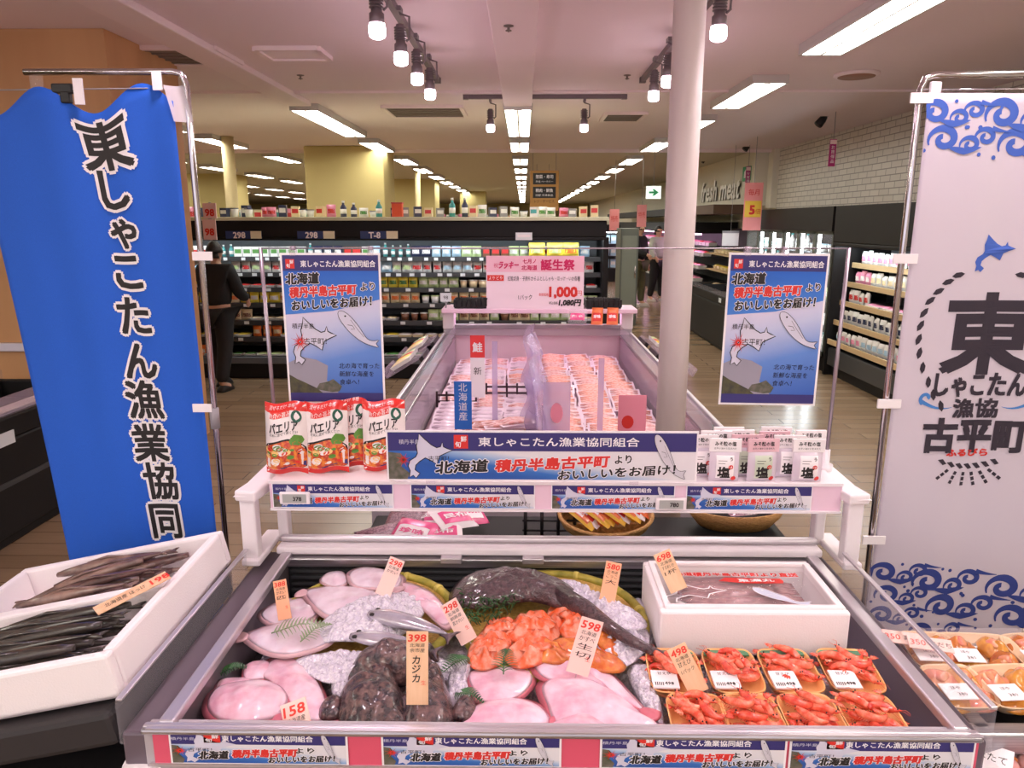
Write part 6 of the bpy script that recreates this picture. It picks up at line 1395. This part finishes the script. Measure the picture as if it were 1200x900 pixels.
# goods on the top shelf
for (u, q) in ((553, 'left'), (707, 'right')):
    pp = PY(u, 352, 6.05); t3 = thing('black_wire_tray', f'low black tray at the {q} end of the island top shelf', 'tray', (pp.x, 6.10, 1.037)); b = MB(); b.b2(-.14, -.1, 0, .14, .1, .01, m_mesh)
    for s_ in (-1, 1): b.b2(s_*.14-.006, -.1, .01, s_*.14+.006, .1, .07, m_mesh); b.b2(-.14, s_*.1-.006, .01, .14, s_*.1+.006, .07, m_mesh)
    b.build('body', t3)
    b = MB()
    for k in range(7): b.tube([(-.12+.04*k, -.11, .02), (-.12+.04*k, -.11, .085+.01*(k % 2))], .006, m_mesh, 6)
    b.tube([(-.13, -.11, .08), (.13, -.11, .08)], .006, m_mesh, 6).build('wire_edge', t3)
SP = packet(.09, .16, .02, m_op, redink, '珍味', paper); SP2 = packet(.15, .13, .02, film, m_pp, 'たら', paper)
for k, (u, v, me, lab) in enumerate(((700, 372, SP, 'orange packet on the sloping holder at the right of the island top shelf'), (718, 370, SP, 'second orange packet on the holder at the right of the island top shelf'), (677, 372, SP2, 'clear and pink packet hanging over the island top shelf right of the sale board'))):
    pp = PY(u, v-8, 5.93); o = place(me, 'snack_packet', lab, 'packet', (pp.x, 5.93, .985), None, 0); o.rotation_euler = (.9, 0, -.15)
t3 = thing('card_stand', 'small grey price card on a stem at the left of the island top shelf', 'sign', (PY(492, 360, 5.9).x+.02, 6.0, 1.037)); 
t3.location = (MX0+.03, 6.05, 1.037); MB().tube([(0, 0, 0), (0, 0, .05)], .006, grey_pl, 8).build('stem', t3); MB().b2(-.045, -.006, .05, .045, .0, .12, m_tagp).text('98', 0, .085, .04, ink, lambda x, y, l: Vector((x, -.007-.001*l, y)), 1).build('card', t3)
for s_, y in ((-1, 5.6), (-1, 5.0), (1, 5.6), (1, 5.1)):
    X = MX0-.02 if s_ < 0 else MX1+.02; q = 'left' if s_ < 0 else 'right'
    t3 = thing('clip_tray', f'clear goods tray clipped on the {q} outer side of the island case, {"far" if y > 5.3 else "near"} one', 'tray', (X, y, .84)); t3.rotation_euler = (0, s_*.55, 0)
    MB().b2(0 if s_ > 0 else -.26, -.2, 0, .26 if s_ > 0 else 0, .2, .02, acryl).b2(.25 if s_ > 0 else -.26, -.2, 0, .26 if s_ > 0 else -.25, .2, .06, acryl).build('shelf', t3); MB().b2(-.015, -.15, -.06, .015, .15, .005, dark_metal).build('hook', t3)
    for k in range(4):
        me = kind('tray', 'white', ['cream', 'yellow', 'red', 'pale green'][k]); cpt = Matrix.Translation((X, y, .84)) @ Matrix.Rotation(s_*.55, 4, 'Y') @ Vector((s_*.13, -.15+.1*k, .022)); o = place(me, 'food_tray', f'small pack on the {"far" if y > 5.3 else "near"} {q} clip tray of the island case', 'food pack', cpt, f'packs on the {"far" if y > 5.3 else "near"} {q} clip tray', PI/2); o.rotation_euler = (0, s_*.55, 0); o.scale = (1.2, .8, .8)
# stock in the island case
m_cut = mat('pink cutlet', (216, 128, 106), .35, coat=.3, rgb2=(234, 200, 188), scale=45, stretch=(1, 4, 1)); m_cut2 = mat('pale cutlet', (222, 190, 188), .35, coat=.3, rgb2=(206, 140, 130), scale=40); m_wtray = mat('wrapped white tray', (214, 196, 206), .3, coat=.4); m_brt = mat('brown wicker tray', (176, 110, 70), .6, bump=.4, scale=80)
def stock(m_t, m_f, nstrip):
    b = MB().box((0, 0, .015), (.20, .135, .03), m_t, taper=.88)
    for k in range(nstrip): y = -.05+.1*(k+.5)/nstrip; b.tube([(-.088, y, .03), (-.03, y+.004, .037), (.04, y-.003, .035), (.088, y, .03)], [.008, .05/nstrip*1.1, .05/nstrip*1.15, .008], m_f, 8, flat=.55)
    return b.mesh('tray_pack')
STK = {'pink': stock(m_wtray, m_cut, 4), 'pale': stock(m_wtray, m_cut2, 3), 'white': stock(m_wtray, m_wtray, 2)}
rs_ = random.Random(15)
nm = {'pink': ('fish_fillet_pack', 'wrapped tray of pink fish slices'), 'pale': ('fish_fillet_pack', 'wrapped tray of pale fish slices'), 'white': ('frozen_pack', 'white frozen pack')}
MB().b2(MX0+.10, MY0+.03, .50, MX1-.10, MY1-.03, .56, m_pinkbox).build('deck', t)
for row in range(20):
    y = 3.22+.143*row
    for c_ in range(6):
        x = -.42+.205*c_ + (.04 if c_ > 2 else -.0)
        k = 'pink' if c_ > 2 and rs_.random() < .72 else ('pale' if c_ > 2 or row > 7 and rs_.random() < .6 else 'white')
        if c_ <= 2 and row > 12 and rs_.random() < .3: k = 'pink'
        z = .562+.012*math.sin(row*.9+c_)+.012+(.05 if c_ > 2 else .03)
        o = place(STK[k], nm[k][0], f'{nm[k][1]} in the {"right" if c_ > 2 else "left"} half of the pink-lit island case', 'food pack', (x+rs_.uniform(-.012, .012), y, z-.016), f'{k} packs in the {"right" if c_ > 2 else "left"} half of the island', rs_.uniform(-.10, .10)); o.rotation_euler[0] = .22
        o.rotation_euler[1] = rs_.uniform(-.06, .06)
# clear bag divider down the middle, picks and cards
m_clr = clear_mat('lilac acrylic', (200, 182, 222), .42, .12)
t = thing('acrylic_divider', 'tall clear acrylic divider with hanging film down the middle of the island case', 'divider', (.065, 0, .58))
for k in range(9): y0_ = 3.2+.31*k; MB().b2(-.004, y0_, 0, .004, y0_+.29, .30+.015*math.sin(k*2), m_clr).build('panel', t)
for k in range(6):
    b = MB(); b.surf(lambda a_, q: Vector((.018*math.sin(9*q+k*2)+(.11-.05*q)*(a_-.5)+.015*math.sin(k*2.3), 3.35+.32*k+.16*a_+.03*math.sin(6*q+3*a_), .04+(.38+.04*math.sin(k*1.7))*q)), 10, 12, m_clr); b.build('hanging_film', t)
for (u, v0, v1, y, wd, m_, txt_, lab, colr) in ((543, 447, 505, 3.5, 'b', mat('blue card', (46, 110, 200), .45), '北海道産', 'blue upright card standing in the island case left of the divider', None), (560, 393, 460, 4.3, 'r', mat('red header card', (228, 60, 60), .45), '鮭', 'white and red upright card behind the blue card in the island case', 1),
        (652, 448, 505, 3.45, 'p', m_clr, '特売', 'tilted lilac plastic card right of the divider', 2), (740, 463, 508, 3.35, 'p', mat('rose card', (240, 150, 170), .45), 'お得', 'rose pink card with a red dot in front of the column', 3), (580, 400, 470, 4.0, 'n', m_clr, ' ', 'narrow clear pick standing left of the divider', None), (703, 420, 500, 3.7, 'n', m_clr, ' ', 'narrow clear pick standing in the right half of the island', None)):
    p0 = PY(u, v1, y); p1 = PY(u, v0, y); zb_ = .60; Hc = p1.z-zb_; Wc = {'b': .085, 'r': .085, 'p': .13, 'n': .03}[wd]
    t3 = thing('upright_card', lab, 'sign', (p0.x, y, zb_)); b = MB()
    if colr == 1: b.b2(-Wc/2, 0, .1, Wc/2, .003, Hc*.72, paper); b.b2(-Wc/2, 0, Hc*.72, Wc/2, .003, Hc, m_)
    else: b.b2(-Wc/2, 0, .02 if wd == 'n' else Hc*.35, Wc/2, .003, Hc, m_)
    fn = lambda x, y_, l: Vector((x, -.001*l, y_))
    if wd == 'b':
        for k, ch in enumerate('北海道産'): b.text(ch, 0, Hc*(.92-.13*k), .045, paper, fn, 1)
    elif colr == 1: b.text('鮭', 0, Hc*.85, .06, paper, fn, 1, bold=.04); b.text('新', 0, Hc*.55, .05, ink, fn, 1)
    elif colr == 3: b.poly([(-.02+.028*math.cos(k*PI/8), Hc*.62+.032*math.sin(k*PI/8)) for k in range(16)], redink, fn, 1)
    elif colr == 2: b.poly([(.0+.03*math.cos(k*PI/8), Hc*.6+.05*math.sin(k*PI/8)) for k in range(16)], MATS['rose card'] if 'rose card' in MATS else redink, fn, 1)
    b.build('card', t3); MB().b2(-.006, .003, 0, .006, .008, Hc*.9, acryl).build('stem', t3)
m_fence = mat('dark fence', (60, 40, 48), .5)
for (u0, u1, v, y, lab) in ((512, 558, 468, 3.9, 'small dark picket fence at the front left of the island case'), (570, 618, 458, 4.2, 'small dark picket fence behind the basket in the island case')):
    a = PZ(u0, v, .655); c = PZ(u1, v, .655); t3 = thing('display_fence', lab, 'fence', ((a.x+c.x)/2, a.y, .605)); wd = c.x-a.x; zc = .05
    MB().b2(-wd/2, 0, zc+.02, wd/2, .008, zc+.032, m_fence).b2(-wd/2, 0, zc-.02, wd/2, .008, zc-.008, m_fence).build('rail', t3)
    for k in range(5): x = -wd/2+wd*k/4; MB().b2(x-.006, -.003, 0, x+.006, .008, zc+.05, m_fence).build('picket', t3)
t3 = thing('wicker_tray', 'shallow brown wicker tray of packs at the near end of the island case', 'tray', (-.13, 3.62, .64)); t3.rotation_euler = (.12, 0, 0)
MB().lathe([(0, 0), (.19, 0), (.215, .05), (.205, .05), (.185, .012), (0, .012)], m_brt, 36, sx=1, sy=.6).build('weave', t3); MB().tube([(.21*math.cos(2*PI*k/36), .126*math.sin(2*PI*k/36), .05) for k in range(37)], .008, m_brt, 8, cap=False).build('rim', t3)
for k in range(4): o = place(STK['pale'], 'fish_fillet_pack', 'pale fish pack lying on the brown wicker tray in the island case', 'food pack', (-.22+.06*k, 3.62+.02*(k % 2), .665+.012*k), 'packs on the brown wicker tray', .3*k-.4)

# ================================================================== PEOPLE
m_skin = mat('skin', (206, 160, 134), .5, sss=.1); m_hair = mat('dark hair', (28, 22, 20), .5, bump=.4, scale=90); m_coat = mat('black coat', (24, 22, 24), .8, bump=.3, scale=60); m_trou = mat('black trousers', (28, 25, 27), .8); m_khaki = mat('khaki trousers', (92, 88, 60), .8); m_greyj = mat('light grey jacket', (176, 178, 168), .8, bump=.2, scale=50); m_shoe = mat('dark shoe', (30, 27, 27), .5); m_shoew = mat('pale shoe', (206, 200, 196), .5)
def skin_obj(name, joints, edges, radii, m_, parent, sub=2):
    me = bpy.data.meshes.new(name); me.from_pydata(joints, edges, []); me.materials.append(m_)
    o = bpy.data.objects.new(name, me); COL.objects.link(o); o.parent = parent
    k = o.modifiers.new('skin', 'SKIN'); k.use_smooth_shade = True
    for i, r_ in enumerate(radii): me.skin_vertices[0].data[i].radius = (r_, r_) if not isinstance(r_, tuple) else r_
    me.skin_vertices[0].data[0].use_root = True
    s_ = o.modifiers.new('smooth', 'SUBSURF'); s_.levels = sub; s_.render_levels = sub
    return o
def person(label, loc, rz, H, jac, tro, shoe, lean=0.0, stride=.10, arms=((.05, .0), (.05, .0)), bag=None):
    """stands facing local -y; arms: (forward reach, lift) for each side"""
    t = thing('person', label, 'person', loc, rz); s = H/1.65
    ly = lambda z: -lean*max(0, z-.9)
    V = {}; J = []; Rr = []
    def jn(n, x, y, z, r): V[n] = len(J); J.append((x*s, (y+ly(z))*s, z*s)); Rr.append(tuple(q*s for q in r) if isinstance(r, tuple) else r*s)
    jn('pelvis', 0, 0, .92, (.15, .11)); jn('waist', 0, 0, 1.08, (.135, .10)); jn('chest', 0, 0, 1.26, (.155, .105)); jn('neck', 0, .01, 1.41, .055); jn('chin', 0, 0, 1.47, .05); jn('head', 0, 0, 1.545, (.075, .09)); jn('crown', 0, .005, 1.615, (.06, .07))
    E = [('pelvis', 'waist'), ('waist', 'chest'), ('chest', 'neck'), ('neck', 'chin'), ('chin', 'head'), ('head', 'crown')]
    jn('nose', 0, -.095, 1.53, .014); E.append(('head', 'nose'))
    for k, sd in ((0, -1), (1, 1)):
        f, up = arms[k]; st = stride*(1 if sd < 0 else -1)
        jn('ear%d' % k, sd*.082, .005, 1.54, .016); E.append(('head', 'ear%d' % k))
        jn('sh%d' % k, sd*.175, 0, 1.345, .062); jn('el%d' % k, sd*.225, -.10*f/.3, 1.08+.1*up, .046); jn('wr%d' % k, sd*(.235-.15*min(1, f)), -f, .86+up, .030); jn('palm%d' % k, sd*(.235-.17*min(1, f)), -f-.035*(f > .15), .80+up+.04*(f > .15), .032)
        E += [('chest', 'sh%d' % k), ('sh%d' % k, 'el%d' % k), ('el%d' % k, 'wr%d' % k), ('wr%d' % k, 'palm%d' % k)]
        bx, by, bz_ = sd*(.235-.17*min(1, f)), -f-.035*(f > .15), .80+up+.04*(f > .15)
        for q in range(4):
            L_ = (.062, .070, .066, .052)[q]; oy = (q-1.5)*.019
            jn('f%d%d' % (k, q), bx+.004*sd, by+oy-.01, bz_-L_*.7, .009); jn('g%d%d' % (k, q), bx-.010*sd, by+oy-.014, bz_-L_*1.25, .008); E += [('palm%d' % k, 'f%d%d' % (k, q)), ('f%d%d' % (k, q), 'g%d%d' % (k, q))]
        jn('t%d' % k, bx-.018*sd, by-.040, bz_-.012, .010); E.append(('palm%d' % k, 't%d' % k))
        jn('hip%d' % k, sd*.085, .0, .86, .095); jn('kn%d' % k, sd*.095, -.02+st*.4, .48, .060); jn('an%d' % k, sd*.10, st+.02, .09, .042); jn('toe%d' % k, sd*.11, st-.12, .035, .034)
        E += [('pelvis', 'hip%d' % k), ('hip%d' % k, 'kn%d' % k), ('kn%d' % k, 'an%d' % k), ('an%d' % k, 'toe%d' % k)]
    skin_obj('body', J, [(V[a_], V[b_]) for a_, b_ in E], Rr, m_skin, t)
    def sub_(name, names, edges, grow, m_, parent=t, ext=None):
        idx = {n: i for i, n in enumerate(names)}; JJ = [J[V[n]] for n in names]; RR = []
        for n in names:
            r = Rr[V[n]]; r = r if isinstance(r, tuple) else (r, r); g = grow(n) if callable(grow) else grow; RR.append((r[0]+g*s, r[1]+g*s))
        return skin_obj(name, JJ, [(idx[a_], idx[b_]) for a_, b_ in edges], RR, m_, parent)
    sub_('jacket', ['pelvis', 'waist', 'chest', 'neck', 'sh0', 'el0', 'wr0', 'sh1', 'el1', 'wr1'], [('pelvis', 'waist'), ('waist', 'chest'), ('chest', 'neck'), ('chest', 'sh0'), ('sh0', 'el0'), ('el0', 'wr0'), ('chest', 'sh1'), ('sh1', 'el1'), ('el1', 'wr1')], lambda n: .055 if n == 'pelvis' else .045 if n in ('waist', 'chest') else .026, jac)
    sub_('trousers', ['pelvis', 'hip0', 'kn0', 'an0', 'hip1', 'kn1', 'an1'], [('pelvis', 'hip0'), ('hip0', 'kn0'), ('kn0', 'an0'), ('pelvis', 'hip1'), ('hip1', 'kn1'), ('kn1', 'an1')], lambda n: .03, tro)
    hy = ly(1.56)
    b = MB().dome([(.092*math.cos(k*PI/8)*s, (.105*math.sin(k*PI/8)+.012)*s) for k in range(16)], .135*s, m_hair, 0, 10, 2.2, .006, 30, 2, n=40)
    b.build('hair', t, loc=(0, (hy+.012)*s, 1.535*s))
    b = MB().dome([(.085*math.cos(k*PI/8)*s, (.05*math.sin(k*PI/8)+.062)*s) for k in range(16)], .10*s, m_hair, -.07*s, 8, 3, .004, 30, 3, n=36); b.build('back_hair', t, loc=(0, (hy+.0)*s, 1.545*s))
    for k, sd in ((0, -1), (1, 1)):
        st = stride*(1 if sd < 0 else -1)
        MB().dome([(sd*.10*s+x*s, (st+y)*s) for x, y in ((-.045, .07), (.045, .07), (.052, -.05), (.035, -.17), (-.02, -.18), (-.05, -.06))], .085*s, shoe, 0.0, 8, 3, n=36).build('shoe', t)
        MB().lathe([(0, 0), (.008*s, .001), (.008*s, .004*s), (0, .005*s)], ink, 10, Matrix.Translation((sd*.032*s, (-.083+hy)*s, 1.555*s)) @ Matrix.Rotation(PI/2, 4, 'X')).build('eye', t)
    MB().tube([(-.022*s, (-.084+hy)*s, 1.492*s), (0, (-.090+hy)*s, 1.490*s), (.022*s, (-.084+hy)*s, 1.492*s)], .005*s, mat('lips', (176, 104, 96), .5), 6).build('mouth', t)
    return t
person('person in a black coat and black trousers leaning toward the chiller beside the blue banner', (-3.17, 7.62, 0), PI-.25, 1.52, m_coat, m_trou, m_shoe, lean=.10, stride=.13, arms=((.28, .15), (.28, .15)))
person('person in a dark jacket and khaki trousers beside the far meat case', (2.36, 15.5, 0), .95, 1.68, m_coat, m_khaki, m_shoew, lean=.05, stride=.06, arms=((.30, .20), (.12, .0)))
person('person in a light grey jacket and black trousers half hidden by the column', (2.95, 16.6, 0), .6, 1.63, m_greyj, m_trou, m_shoew, lean=.03, stride=.08, arms=((.16, .12), (.12, .05)))
